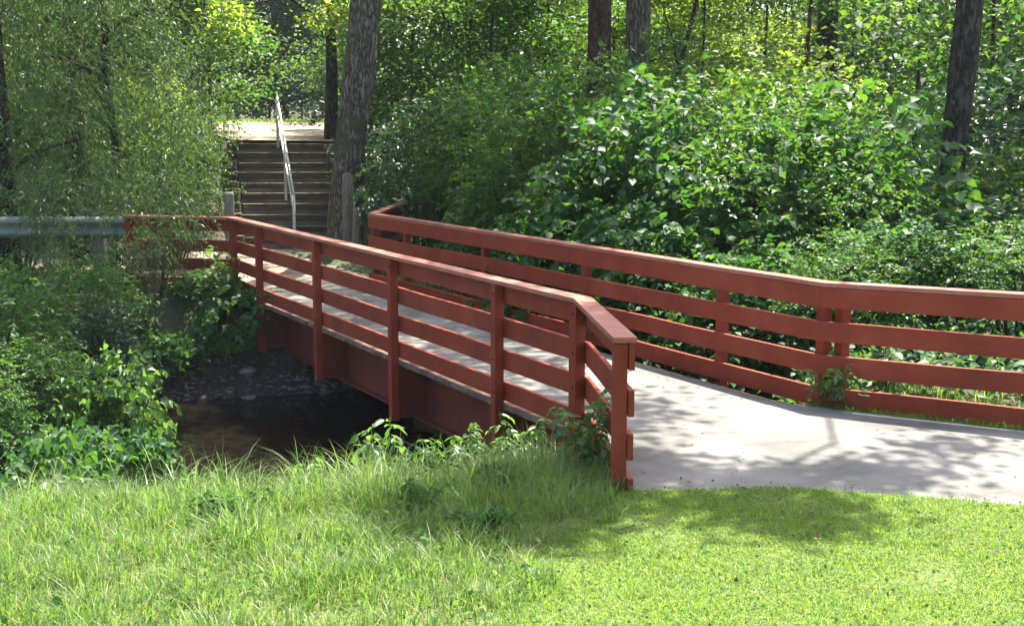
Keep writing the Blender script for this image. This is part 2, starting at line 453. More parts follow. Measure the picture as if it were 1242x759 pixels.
# near posts: a, bottom
for a, zb in [(10.05, -.74), (12.49, -.74), (14.93, -.74), (17.37, -.74)]:
    x, y = W2(a, 5.07 + .046)
    p = bb(rot_box(x, y, BANG, .046, .044, zb, 1.007), 'post', M['red'])
    bolts(p, x, y, BANG, .044, BZ, 1)
    # bracket plate back to the beam
    mb = MB()
    q = [W2(a - .02, 5.165), W2(a - .02, 5.50), W2(a + .02, 5.50), W2(a + .02, 5.165)]
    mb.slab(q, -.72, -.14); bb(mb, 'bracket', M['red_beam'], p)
for a, l, zb in [(8.655, 5.07 + .05, -.45), (18.69, 5.07 + .05, -.74)]:
    x, y = W2(a, l)
    p = bb(rot_box(x, y, BANG, .055, .045, zb, 1.007), 'post', M['red'])
    bolts(p, x, y, BANG, .045, BZ, 1)
def end_post(line, i, j, o, back, zb):
    A = Vector(line[i]); B = Vector(line[j]); d = (A - B).normalized(); r = Vector((d.y, -d.x)) * (1 if i > j else -1)
    q = A - d * back + r * abs(o)
    ang = math.atan2(d.y, d.x)
    return bb(rot_box(q.x, q.y, ang, .046, .044, zb, 1.007), 'post', M['red']), q, ang
end_post(near_line, 0, 1, .05, .06, -.3)
end_post(near_line, 3, 2, .05, .06, -.4)
for a in [9.98, 12.45, 14.9, 17.36]:
    l = 7.5 + (7.23 - 7.5) * (a - 8.52) / 10.1 + .088
    x, y = W2(a, l)
    p = bb(rot_box(x, y, BANG, .046, .046, -.74, 1.007), 'post', M['red'])
    mb = MB(); mb.slab([W2(a - .02, l - .42), W2(a - .02, l - .045), W2(a + .02, l - .045), W2(a + .02, l - .42)][::-1], -.72, -.14)
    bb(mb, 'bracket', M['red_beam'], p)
for a, l in [(8.58, 7.5 + .10), (8.43, 7.56 + .12), (18.55, 7.23 + .09), (18.72, 7.3 + .115)]:
    x, y = W2(a, l)
    bb(rot_box(x, y, BANG, .05, .045, -.6, 1.007), 'post', M['red'])
end_post(far_line, 0, 1, .088, .06, -.4); end_post(far_line, 3, 2, .088, .06, -.4)

# deck: individual planks in one part, worn asphalt on top, side beams and abutments
mb = MB()
a = 8.66; k = 0
while a < 18.66:
    wdt = .14; j = .012 * mnoise.noise(Vector((k * 1.7, 0, 0)))
    lf = 7.44 - .27 * (a - 8.6) / 10.1
    mb.slab([W2(a, 5.16 + j), W2(a, lf - j), W2(a + wdt - .006, lf - j), W2(a + wdt - .006, 5.16 + j)][::-1], -.13 + j * .3, -.085 + j * .3)
    a += wdt; k += 1
bb(mb, 'deck_planks', M['plank'], None, .003)
ns = 44; mb = MB()
for k in range(ns):
    a0 = 8.66 + k * 9.98 / ns; a1 = 8.66 + (k + 1) * 9.98 / ns
    e = lambda a: .05 * mnoise.noise(Vector((a * 1.9, 3, 0)))
    g = lambda a: 7.30 - .27 * (a - 8.6) / 10.1 + .03 * mnoise.noise(Vector((a * 1.7, 9, 0)))
    b = len(mb.v)
    mb.v += [(*W2(a0, 5.33 + e(a0)), -.08), (*W2(a0, 5.40 + e(a0)), -.034), (*W2(a0, g(a0) - .06), -.034), (*W2(a0, g(a0)), -.08),
             (*W2(a1, 5.33 + e(a1)), -.08), (*W2(a1, 5.40 + e(a1)), -.034), (*W2(a1, g(a1) - .06), -.034), (*W2(a1, g(a1)), -.08)]
    for j in range(3): mb.f.append([b + j, b + j + 1, b + j + 5, b + j + 4])
bb(mb, 'deck_surface', M['asphalt'], None, 0)
for l0, l1 in ((5.50, 5.62), (6.80, 6.92)):
    mb = MB(); mb.slab([W2(8.7, l0), W2(8.7, l1), W2(18.6, l1), W2(18.6, l0)][::-1], -.76, -.135)
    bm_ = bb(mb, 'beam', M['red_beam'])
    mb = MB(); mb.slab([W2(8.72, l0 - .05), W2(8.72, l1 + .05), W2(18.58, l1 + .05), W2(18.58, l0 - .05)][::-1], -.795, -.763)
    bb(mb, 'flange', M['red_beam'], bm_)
for a0, a1 in ((8.25, 8.62), (18.7, 18.95)):
    mb = MB()
    for k in range(5):
        z1 = -.14 - k * .24
        mb.slab([W2(a0, 5.2), W2(a0, 7.2), W2(a1, 7.2), W2(a1, 5.2)][::-1], z1 - .232, z1)
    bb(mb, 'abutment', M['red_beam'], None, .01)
for P, Q, z1 in ((W2(18.72, 5.02), W2(19.7, 3.95), -.2), (W2(8.6, 5.03), W2(9.35, 5.62), -.42)):
    d = (Vector(Q) - Vector(P)).normalized(); r = Vector((d.y, -d.x)) * .03
    mb = MB()
    for k in range(4):
        t = z1 - k * .22
        mb.slab([(P[0] - r.x, P[1] - r.y), (Q[0] - r.x, Q[1] - r.y), (Q[0] + r.x, Q[1] + r.y), (P[0] + r.x, P[1] + r.y)], t - .212, t)
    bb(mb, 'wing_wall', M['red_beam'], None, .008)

# ------------------------------------------------------------------ steps, handrail, guard rail, posts
stp = empty('timber_steps', (-4.5, 25.2, 0))
tag(stp, 'flight of ten dark timber steps climbing to the sunlit landing', 'steps')
SO = (-4.5, 25.2, 0)
for k in range(10):
    yy = 25.35 + .35 * k; cx = -4.43 - .25 * (yy - 25.7); z1 = .2 * (k + 1)
    hw = .97 + .04 * random.uniform(-1, 1); sk = .06
    mb = MB()
    def stepbox(y0, y1, z0, z1, j=0):
        mb.slab([(cx - hw, y0 - sk), (cx + hw, y0 + sk), (cx + hw - .05, y1 + sk), (cx - hw - .05, y1 - sk)], z0, z1)
    stepbox(yy, yy + .2, z1 - .125, z1 + random.uniform(-.012, .008))
    st = mb.build('step', M['timber'], stp, .014, off=SO)
    mb = MB(); stepbox(yy + .202, yy + .36, z1 - .3, z1 - .02); stepbox(yy + .07, yy + .2, z1 - .3, z1 - .127)
    mb.build('tread_fill', M['dirt'], st, 0, off=SO)
for s in (-1, 1):
    mb = MB()
    for k in range(9):
        yy = 25.35 + .35 * k; cx = -4.43 - .25 * (yy - 25.7) + s * 1.1; z1 = .2 * (k + 1)
        mb.box(cx - .085, cx + .085, yy - .02, yy + .345, z1 - .4, z1 + .02 + .03 * mnoise.noise(Vector((k, s, 0))))
    mb.build('side_timber', M['timber'], stp, .012, off=SO)

hr = empty('handrail', (-4.27, 25.0, 0))
tag(hr, 'thin double pipe steel handrail running up the middle of the steps', 'handrail')
HO = (-4.27, 25.0, 0)
b0 = Vector((-4.26, 25.0, 1.08)); t0 = Vector((-5.16, 28.4, 3.1))
MB().tube([b0 + (t0 - b0) * t for t in (0, .25, .5, .75, 1)], [.023] * 5, 10).build('top_pipe', M['rail_steel'], hr, 0, True, HO)
low = Vector((0, 0, -.42))
MB().tube([b0 + low + Vector((-.0, .03, 0)), t0 + low - (t0 - b0) * .03], [.019, .019], 10).build('lower_pipe', M['rail_steel'], hr, 0, True, HO)
for t, zb in ((0, -.1), (.5, .85), (.985, 1.9)):
    p = b0 + (t0 - b0) * t
    MB().tube([(p.x, p.y, p.z - .02), (p.x, p.y, zb)], [.03, .03], 10).build('pipe_post', M['rail_steel'], hr, 0, True, HO)

gr = empty('guardrail', (-8.6, 19.4, 0))
tag(gr, 'grey galvanised steel guardrail beside the left end of the bridge', 'guardrail')
GO = (-8.6, 19.4, 0)
prof = [(.0, .70), (.03, .715), (.07, .76), (.07, .80), (.0, .845), (-.005, .865), (.0, .885), (.07, .93), (.07, .97), (.03, 1.015), (.0, 1.03)]
mb = MB(); n = len(prof)
for x in (-13.5, -9.5, -5.85):
    mb.v += [(x, 19.36 - d, z) for d, z in prof] + [(x, 19.375 - d, z) for d, z in prof]
for s in range(2):
    for j in range(n - 1):
        b = s * 2 * n
        mb.f.append([b + j, b + j + 1, b + 2 * n + j + 1, b + 2 * n + j])
        mb.f.append([b + n + j, b + 2 * n + n + j, b + 2 * n + n + j + 1, b + n + j + 1])
mb.build('beam', M['galv'], gr, 0, True, GO)
for x in (-12.2, -10.3, -8.3, -6.3):
    MB().box(x - .09, x + .09, 19.38, 19.56, -.6, .98).build('post', M['grey_wood'], gr, .01, off=GO)

def log_post(name, x, y, h, r, label, cat, mat='grey_wood', lean=(0, 0), n=10, top=.8):
    z = gz(x, y) - .15; o = empty(name, (x, y, z))
    hh = h - z
    pts = [(lean[0] * t * hh, lean[1] * t * hh, hh * t) for t in (0, .3, .6, .85, .97, 1)]
    ob = MB().tube(pts, [r * 1.1, r, r * .97, r * .95, r * .92, r * top], n, .12, int(x * 10)).build(name, M[mat], None, 0, True)
    bpy.data.objects.remove(o)
    ob.location = (x, y, z)
    return tag(ob, label, cat)
log_post('wooden_post', -4.62, 20.9, 1.32, .085, 'short round grey green post standing behind the far left bridge corner', 'post')
log_post('weathered_stake', -3.0, 23.3, 1.55, .11, 'taller silvery split stake at the foot of the big leaning trunk', 'stake', 'grey_wood', (.01, 0), 9, .35)
log_post('weathered_stake', -2.83, 22.9, .95, .08, 'shorter pale split stake in front of the big leaning trunk', 'stake', 'grey_wood', (.05, .02), 9, .3)

# ------------------------------------------------------------------ foliage
def frames(D, Nn):
    D = D / np.linalg.norm(D, axis=1, keepdims=True)
    S = np.cross(D, Nn); S /= np.linalg.norm(S, axis=1, keepdims=True) + 1e-9
    return D, S, np.cross(S, D)

LEAF = {
 # x along the leaf, y across (in leaf widths), z lift
 'rhomb': (np.array([(0, 0, 0), (.45, .5, .08), (1, 0, -.1), (.45, -.5, .08)]), [np.array([[0, 1, 2, 3]])[:, [0, 3, 2, 1]]]),
 'fold': (np.array([(0, 0, 0), (.5, 0, -.02), (1, 0, -.12), (.42, .5, .1), (.42, -.5, .1)]), [np.array([[0, 1, 2, 3], [0, 4, 2, 1]])]),
 'ovate': (np.array([(0, 0, 0), (.5, 0, -.01), (1, 0, -.16), (.22, .42, .07), (.6, .44, .05), (.22, -.42, .07), (.6, -.44, .05)]),
           [np.array([[1, 2, 4, 3], [1, 5, 6, 2]]), np.array([[0, 1, 3], [0, 5, 1]])]),
}
def leaves(O, D, Nn, L, Wd, kind):
    """O origins, D directions, Nn up-normals, L lengths, Wd widths -> V,F"""
    T, FF = LEAF[kind]
    D, S, U = frames(D, Nn)
    n = len(O); k = len(T)
    V = (O[:, None, :] + T[None, :, 0:1] * (L[:, None, None] * D[:, None, :]) + T[None, :, 1:2] * (Wd[:, None, None] * S[:, None, :])
         + T[None, :, 2:3] * (L[:, None, None] * U[:, None, :])).reshape(-1, 3)
    base = (np.arange(n) * k)[:, None, None]
    F = [(base + f[None]).reshape(-1, f.shape[1]) for f in FF]
    return V, F
def join(parts):
    Vs = []; Fs = {}
    b = 0
    for V, F in parts:
        Vs.append(V)
        for f in F: Fs.setdefault(f.shape[1], []).append(f + b)
        b += len(V)
    return np.concatenate(Vs), [np.concatenate(f) for f in Fs.values()]

def unit(r, n):
    v = r.normal(size=(n, 3)); return v / np.linalg.norm(v, axis=1, keepdims=True)
def lump(dirs, r, n=11, amp=.55):
    """uneven radius over directions"""
    c = unit(r, n); a = r.uniform(-amp, amp, n)
    s = np.ones(len(dirs))
    for k in range(n):
        s += a[k] * np.exp(-6 * (1 - dirs @ c[k]))
    return np.clip(s, .4, 1.75)
def twig_leaves(r, O, D, Lt, nl, ll, lw, kind, up=.8, droop=.3, spread=1.0):
    """leaves set alternately along twigs starting at O, direction D"""
    n = len(O)
    t = (np.arange(nl) + .5) / nl
    P = O[:, None, :] + D[:, None, :] * (t[None, :, None] * Lt[:, None, None])
    P = P + np.array([0, 0, -1.])[None, None, :] * (droop * Lt[:, None, None] * t[None, :, None] ** 2)
    P = P.reshape(-1, 3)
    dd = np.repeat(D, nl, 0); dd = dd.copy()
    dd[:, 2] -= droop * np.tile(t, n) * 1.5
    side = np.cross(dd, np.array([0, 0, 1.])); side /= np.linalg.norm(side, axis=1, keepdims=True) + 1e-6
    sg = np.tile(np.where(np.arange(nl) % 2 == 0, 1., -1.), n)[:, None]
    ld = dd * .7 + side * sg * spread + r.normal(size=P.shape) * .3
    ld[:, 2] -= .25
    nn = np.array([0, 0, 1.]) * up + r.normal(size=P.shape) * .45
    m = len(P)
    L = ll * r.uniform(.6, 1.25, m); 
    return leaves(P, ld, nn, L, lw * L / ll, kind)

def shrub_mesh(seed, R, H, nt, nl, ll, lw, kind, mat, tl=.45, low=.08, stems=9, droop=.35, up=.8, shell=.5):
    r = np.random.default_rng(seed)
    d = unit(r, nt); d[:, 2] = np.abs(d[:, 2]) * 1.05 - .12
    d /= np.linalg.norm(d, axis=1, keepdims=True)
    rad = lump(d, r) * r.uniform(shell, 1, nt) ** .7
    O = d * rad[:, None] * np.array([R, R, H * .56]); O[:, 2] += H * .42
    O[:, 2] = np.maximum(O[:, 2], low * H + r.uniform(0, .1, nt) * H)
    D = d * .8 + r.normal(size=d.shape) * .45; D[:, 2] = D[:, 2] * .6 + .12
    D /= np.linalg.norm(D, axis=1, keepdims=True)
    Lt = tl * r.uniform(.6, 1.3, nt)
    O = O - D * (Lt * .5)[:, None]
    V, F = twig_leaves(r, O, D, Lt, nl, ll, lw, kind, up, droop)
    fol = np_mesh('foliage', V, F, mat)
    mb = MB()
    for k in range(stems):
        i = int(r.integers(nt)); e = O[i]; rr = .012 + .006 * H * r.random()
        a = Vector((r.normal() * .08 * R, r.normal() * .08 * R, -.15)); e = Vector(e)
        m1 = a.lerp(e, .45) + Vector((0, 0, .15 * H)); mb.tube([a, a.lerp(m1, .5), m1, e], [rr * 1.4, rr * 1.1, rr * .8, rr * .3], 5)
    st = mb.build('stems', M['bark_twig'], None, 0, True); sm = st.data
    bpy.data.objects.remove(st)
    return fol, sm

PROTO = {}
def proto(key, n, *a, **k):
    PROTO[key] = [shrub_mesh(100 + 17 * i + sum(map(ord, key)), *a, **k) for i in range(n)]
proto('broad', 3, 1.25, 2.4, 620, 10, .092, .072, 'ovate', M['lf_broad'], tl=.55)
proto('mid', 3, 1.25, 2.4, 720, 11, .075, .047, 'fold', M['lf_mid'], tl=.5)
proto('fine', 2, 1.2, 2.3, 760, 13, .055, .032, 'fold', M['lf_mid'], tl=.42)
proto('dark', 2, 1.2, 2.4, 560, 10, .09, .055, 'fold', M['lf_dark'], tl=.5)
proto('low', 3, .62, .6, 150, 8, .085, .062, 'ovate', M['lf_broad'], tl=.3, stems=6)
proto('lowfresh', 2, .6, .6, 130, 8, .08, .05, 'ovate', M['lf_fresh'], tl=.3, stems=6)
proto('pale', 2, 1.15, 1.5, 700, 11, .06, .03, 'fold', M['lf_pale'], tl=.4)
proto('yellow', 2, 1.2, 2.4, 520, 10, .085, .06, 'fold', M['lf_yel'], tl=.5)
BASEH = {'broad': 2.4, 'mid': 2.4, 'fine': 2.3, 'dark': 2.4, 'low': .6, 'lowfresh': .6, 'pale': 1.5, 'yellow': 2.4}
def shrub(key, v, x, y, top, label, wide=1.0, name='shrub', cat='shrub', group=None, z=None):
    z0 = gz(x, y) if z is None else z
    h = top - z0; sc = h / (BASEH[key] * .98)
    o = empty(name, (x, y, z0), random.uniform(0, 6.28))
    o.scale = (sc ** .5 * wide, sc ** .5 * wide, sc)
    tag(o, label, cat, group)
    f, s = PROTO[key][v % len(PROTO[key])]
    link('foliage', f, o); link('stems', s, o)
    return o

# thicket right of the bridge
TH_ = [
 ('dark', 0, -1.25, 23.2, 3.3, 'dark leafy shrub directly right of the big leaning trunk', .85),
 ('fine', 0, -.35, 21.7, 3.05, 'fine leaved shrub between the leaning trunk and the sunlit bush', 1.1),
 ('fine', 1, .35, 19.0, 2.7, 'small leaved bush speckled with sun behind the middle of the far railing', 1.1),
 ('mid', 0, .95, 19.6, 3.3, 'tall mid green bush just left of the two big trunks', 1.1),
 ('broad', 0, 1.1, 16.8, 1.9, 'broad leaved bush with pale heart shaped leaves behind the far railing', 1.0),
 ('broad', 1, 1.6, 17.2, 2.75, 'large leaved bush in front of the grey trunk', 1.1),
 ('broad', 2, 2.2, 15.3, 1.95, 'low spreading broad leaved bush halfway along the right thicket', 1.05),
 ('mid', 1, 2.75, 18.6, 3.2, 'mid green bush below the slanting sapling', 1.15),
 ('mid', 0, 3.2, 16.4, 2.6, 'bushy mid green shrub climbing toward the thicket crest', 1.1),
 ('broad', 0, 4.05, 17.0, 3.1, 'tallest broad leaved shrub with sun glints on its crest', 1.2),
 ('mid', 2, 4.0, 15.3, 2.0, 'rounded shrub below the glinting thicket crest', .85),
 ('fine', 0, 5.15, 19.0, 3.3, 'tall fine leaved shrub just left of the dark right trunk', 1.1),
 ('broad', 2, 4.5, 13.9, 1.55, 'broad leaved bush above the right railing flare', .95),
 ('dark', 1, 6.7, 16.6, 1.6, 'dark shrub around the base of the dark right trunk', 1.05),
 ('mid', 1, 5.35, 13.2, 1.4, 'shrub with pale leaves at the right edge behind the railing', .95),
 ('broad', 2, 2.75, 13.6, 1.35, 'leafy bush close behind the railing corner post', .95),
 ('mid', 0, 3.5, 13.3, 1.25, 'small leaved bush touching the right railing flare', .9),
 ('broad', 1, 1.95, 14.7, 1.0, 'broad leaved bush between the two right railing posts', .9),
 ('mid', 2, .65, 17.7, 1.3, 'low green bush at the grassy bank behind the far railing', .95),
 ('dark', 0, 7.9, 20.0, 3.9, 'tall dark shrub at the right edge beyond the dark trunk', 1.3),
 ('mid', 0, 7.6, 17.4, 2.5, 'sun flecked shrub right of the dark right trunk', 1.1),
 ('fine', 1, 2.3, 21.4, 3.2, 'feathery shrub at the foot of the two big trunks', 1.2),
 ('yellow', 0, 4.6, 21.8, 3.7, 'yellow green bush glowing behind the thicket crest', 1.2),
 ('mid', 2, -.2, 23.4, 3.5, 'leafy bush behind the sun speckled one', 1.2),
]
for k, v, x, y, t, lb, w in TH_: shrub(k, v, x, y, t, lb, w)
# left side
LF_ = [
 ('pale', 0, -8.0, 20.9, 1.75, 'pale variegated bush behind the left end of the guardrail', 1.15),
 ('pale', 1, -6.6, 21.0, 1.65, 'pale bush behind the bridge end of the guardrail', 1.05),
 ('fine', 1, -5.75, 21.9, 2.2, 'glossy green bush beside the foot of the steps', .9),
 ('yellow', 1, -7.25, 25.9, 4.3, 'yellow green sapling bush at the left edge of the steps', .9),
 ('fine', 0, -7.2, 24.2, 3.2, 'sun glinting bush left of the upper steps', 1.0),
 ('mid', 1, -6.3, 15.2, .8, 'green bush on the creek bank below the guardrail', .95),
 ('mid', 2, -5.75, 17.4, .55, 'bush just below the bare soil beside the guardrail', .8),
 ('mid', 0, -5.5, 14.3, .0, 'leafy bank plant overhanging the left of the creek', .8),
 ('mid', 0, -5.75, 13.1, .05, 'green bank bush behind the sunlit coloured plant at the left edge', .8),
 ('dark', 1, -5.3, 16.2, .25, 'dark bush on the bank left of the bridge', .8),
]
for k, v, x, y, t, lb, w in LF_: shrub(k, v, x, y, t, lb, w)
LOW_ = [
 ('low', 0, -3.95, 10.7, -.3, 'leafy plant at the left end of the near creek bank', .65),
 ('low', 1, -4.25, 11.9, -.5, 'broad leaved plant overhanging the left end of the water', .7),
 ('low', 2, -4.1, 12.9, -.55, 'low plant crowding the left side of the dark water', .7),
 ('lowfresh', 0, -4.6, 14.4, -.2, 'sunlit big leaved plant leaning over the dark creek', .7),
 ('low', 0, -4.05, 17.9, .15, 'leafy plant climbing the far left bridge corner post', .85),
 ('low', 1, -4.5, 18.5, .3, 'vine covered plant in front of the far left railing flare', .95),
 ('lowfresh', 1, -3.95, 17.7, -.35, 'bright leaved plant low beside the far bridge bracket', .6),
 ('low', 2, -4.75, 17.3, -.25, 'dark leafed plant on the bank under the far railing flare', .7),
]
for k, v, x, y, t, lb, w in LOW_: shrub(k, v, x, y, t, lb, w, 'leafy_plant', 'plant')

# ------------------------------------------------------------------ trees
def crown_mesh(seed, blobs, per, ll, lw, mat, kind='rhomb', clump=.5):
    """blobs: (x,y,z,rx,rz,clumps)"""
    r = np.random.default_rng(seed); Os = []; Ds = []; Ns = []
    for x, y, z, rx, rz, nc in blobs:
        d = unit(r, nc); c = np.array([x, y, z]) + d * (r.uniform(.1, 1, nc) ** .45)[:, None] * np.array([rx, rx, rz])
        m = nc * per
        P = np.repeat(c, per, 0) + r.normal(size=(m, 3)) * clump * np.array([1, 1, .45])
        Os.append(P); Ds.append(r.normal(size=(m, 3)) * np.array([1, 1, .5]) + np.array([0, 0, -.25]))
        Ns.append(np.array([0, 0, 1.]) + r.normal(size=(m, 3)) * .5)
    O = np.concatenate(Os); m = len(O); L = ll * r.uniform(.6, 1.3, m)
    V, F = leaves(O, np.concatenate(Ds), np.concatenate(Ns), L, lw * L / ll, kind)
    return np_mesh('crown', V, F, mat)

def tree(name, label, x, y, trunk, rads, blobs, mat_bark, mat_leaf, limbs=(), group=None, per=55, ll=.15, lw=.1, seed=1, clump=.42, sides=14, wob=.22, cat='tree', kind='rhomb'):
    z0 = gz(x, y) - .2
    o = empty(name, (x, y, z0)); tag(o, label, cat, group)
    # trunk path relative to the base, resampled
    P = [Vector(p) for p in trunk]; pts = []; rr = []
    for i in range(len(P) - 1):
        for k in range(6):
            t = k / 6; pts.append(P[i].lerp(P[i + 1], t)); rr.append(rads[i] * (1 - t) + rads[i + 1] * t)
    pts.append(P[-1]); rr.append(rads[-1])
    MB().tube(pts, rr, sides, wob, seed).build('trunk', mat_bark, o, 0, True)
    for lm in limbs:
        r0, q = lm[0], [Vector(p) for p in lm[1:]]
        MB().tube(q, [r0 * (1 - .75 * i / (len(q) - 1)) for i in range(len(q))], 7, .1, seed).build('limb', mat_bark, o, 0, True)
    if blobs:
        link('crown', crown_mesh(seed, blobs, per, ll, lw, mat_leaf, kind, clump), o)
    return o

# big leaning tree right of the steps
tree('deciduous_tree', 'thick grey barked tree leaning right beside the steps', -3.12, 24.0,
     [(0, 0, 0), (.0, 0, .7), (.12, 0, 2.2), (.42, 0, 4.6), (.9, -.3, 8.0), (1.3, -.8, 12)], [.42, .32, .28, .27, .24, .12],
     [(1.5, -2, 12, 3.0, 1.8, 55), (-1.6, -3.5, 10.5, 1.8, 1.2, 30), (4.2, -4.0, 11, 1.2, .8, 12)],
     M['bark_grey'], M['lf_far'], [(.1, (.9, -.3, 8), (2, -2, 9.6), (3.6, -4.2, 10.8)), (.1, (.8, -.3, 7.5), (0, -2, 9.2), (-1, -3.3, 10.3))], seed=3, sides=22, wob=.3)
# reddish trunk and grey trunk
tree('deciduous_tree', 'reddish brown trunk left of the straight grey trunk', 1.62, 24.6,
     [(0, 0, 0), (0, 0, 3), (.05, 0, 6), (.0, 0, 11)], [.3, .235, .225, .12], [(0, -.5, 11.5, 3.4, 2, 110), (-.9, -4.2, 11, 1.5, .6, 30), (.2, -6.6, 11, 1.3, .5, 24), (1.0, -9.2, 11.2, 1.0, .4, 15), (-.2, -8.4, 11.4, .7, .3, 7)], M['bark_red'], M['lf_far'], [(.11, (0, 0, 8), (-.4, -3, 10), (.2, -6.6, 10.8), (1, -9.2, 11.1))], seed=5, per=80, clump=.33)  # forward clumps and long limb added out of view to shade the deck
tree('deciduous_tree', 'straight grey trunk standing right of the reddish one', 2.5, 26.0,
     [(0, 0, 0), (0, 0, 3), (.02, 0, 6), (.0, 0, 12)], [.3, .245, .235, .12], [(1.5, 0, 12, 4, 2, 150)], M['bark_grey'], M['lf_far'], seed=6)
tree('deciduous_tree', 'upright dark trunk above the thicket crest', 7.25, 30.0,
     [(0, 0, 0), (0, 0, 4), (.1, 0, 12)], [.27, .225, .12], [(0, 0, 11.5, 3.4, 2, 50)], M['bark_dark'], M['lf_far'], seed=7)
tree('deciduous_tree', 'thick dark trunk standing in the thicket near the right edge', 6.3, 18.3,
     [(0, 0, 0), (-.02, 0, 1.6), (-.05, 0, 3.2), (.1, 0, 6), (-.2, -.6, 10)], [.3, .205, .18, .18, .11],
     [(2.6, 1.6, 11.4, 3, 1.8, 60), (-4.6, -5.9, 11.4, .55, .25, 6), (-3.7, -5.75, 11.5, .55, .25, 8), (-2.8, -5.95, 11.6, .55, .25, 8), (-1.9, -5.7, 11.5, .5, .25, 4), (-4.1, -6.7, 11.3, .45, .2, 7), (-4.6, -7.4, 11.3, .5, .2, 8), (-3.0, -7.0, 11.4, .45, .2, 7), (-1.4, -5.2, 11, .7, .3, 2)],  # outlying clumps added out of view to cast shade bands on the lawn
     M['bark_dark'], M['lf_far'], [(.06, (-.1, -.3, 8), (-.3, -2.0, 9.3), (-1.8, -3.2, 10.4), (-2.1, -5.0, 10.8), (-3.3, -6.4, 11.3))], seed=8, sides=16, per=120, clump=.24)
tree('deciduous_tree', 'slim dark trunk at the right end of the sunlit landing', -4.25, 30.3,
     [(0, 0, 0), (.05, 0, 2), (.0, 0, 7)], [.17, .13, .08],
     [(-1.55, -3.6, 2.7, .55, .42, 11), (.6, -3.3, 2.85, .65, .4, 10), (-.4, -3.6, 3.9, 1.2, .4, 14), (2.4, 4.0, 9, 1.8, 1.2, 22)], M['bark_dark'], M['lf_yel'],
     [(.05, (0, 0, 2.9), (-.6, -2, 3.3), (-1.5, -3.5, 2.95)), (.05, (0, 0, 2.7), (.4, -1.8, 3.1), (.7, -3.2, 3.05))], per=44, ll=.12, lw=.095, clump=.26, seed=9, kind='fold')
tree('sapling', 'slanting thin sapling with forked top behind the thicket', 3.25, 27.0,
     [(0, 0, 0), (.0, 0, 2.0), (.25, 0, 3.2), (.75, 0, 5.2)], [.07, .06, .055, .03], [(1.0, 0, 6.4, 1.2, .9, 12)], M['bark_dark'], M['lf_yel'],
     [(.035, (.2, 0, 2.9), (.1, 0, 3.6), (-.3, 0, 4.8))], seed=10, sides=8, wob=.05)
tree('sapling', 'thin upright sapling left of the dark trunk above the crest', 6.35, 28.0,
     [(0, 0, 0), (-.05, 0, 2.5), (.15, 0, 6)], [.06, .05, .03], [(.15, 0, 6.6, 1.3, .9, 14)], M['bark_red'], M['lf_yel'], seed=11, sides=8, wob=.05)
tree('sapling', 'thin dark sapling left of the thick right trunk', 6.2, 19.8,
     [(0, 0, 0), (-.05, 0, 2.5), (.0, 0, 5)], [.05, .045, .03], [(0, 0, 5.8, 1.1, .8, 12)], M['bark_dark'], M['lf_far'], seed=12, sides=8, wob=.05)
tree('deciduous_tree', 'hazy grey trunk right of the slanting sapling', 5.0, 40.0,
     [(0, 0, 0), (0, 0, 4), (.2, 0, 14)], [.36, .3, .15], [(0, 0, 13, 3.5, 2.2, 50)], M['bark_grey'], M['lf_far'], seed=13)
tree('deciduous_tree', 'pale distant trunk leaning left near the top right', 10.6, 36.0,
     [(0, 0, 0), (-.3, 0, 4), (-1.2, 0, 14)], [.34, .28, .15], [(-1.2, 0, 13, 3.5, 2.2, 60)], M['bark_grey'], M['lf_far'], seed=14)
tree('deciduous_tree', 'dark trunk half hidden by willow leaves', -7.65, 22.6,
     [(0, 0, 0), (0, 0, 2), (.05, 0, 4.5), (.3, -.5, 9)], [.22, .17, .16, .1], [(.3, -1.5, 9.4, 2.6, 1.5, 45), (3.0, -3.4, 9.0, 2.2, 1.2, 60)], M['bark_dark'], M['lf_far'],  # second clump added overhead, out of view, to shade the left bank
     [], seed=15)
tree('deciduous_tree', 'dark trunk at the left edge of the picture', -8.15, 20.6,
     [(0, 0, 0), (0, 0, 2), (-.1, 0, 7)], [.2, .16, .1], [(0, -2, 8.5, 2.4, 1.3, 40)], M['bark_dark'], M['lf_far'],
     [(.055, (0, 0, 1.9), (.7, -.2, 2.3), (1.5, -.3, 2.5))], seed=16)

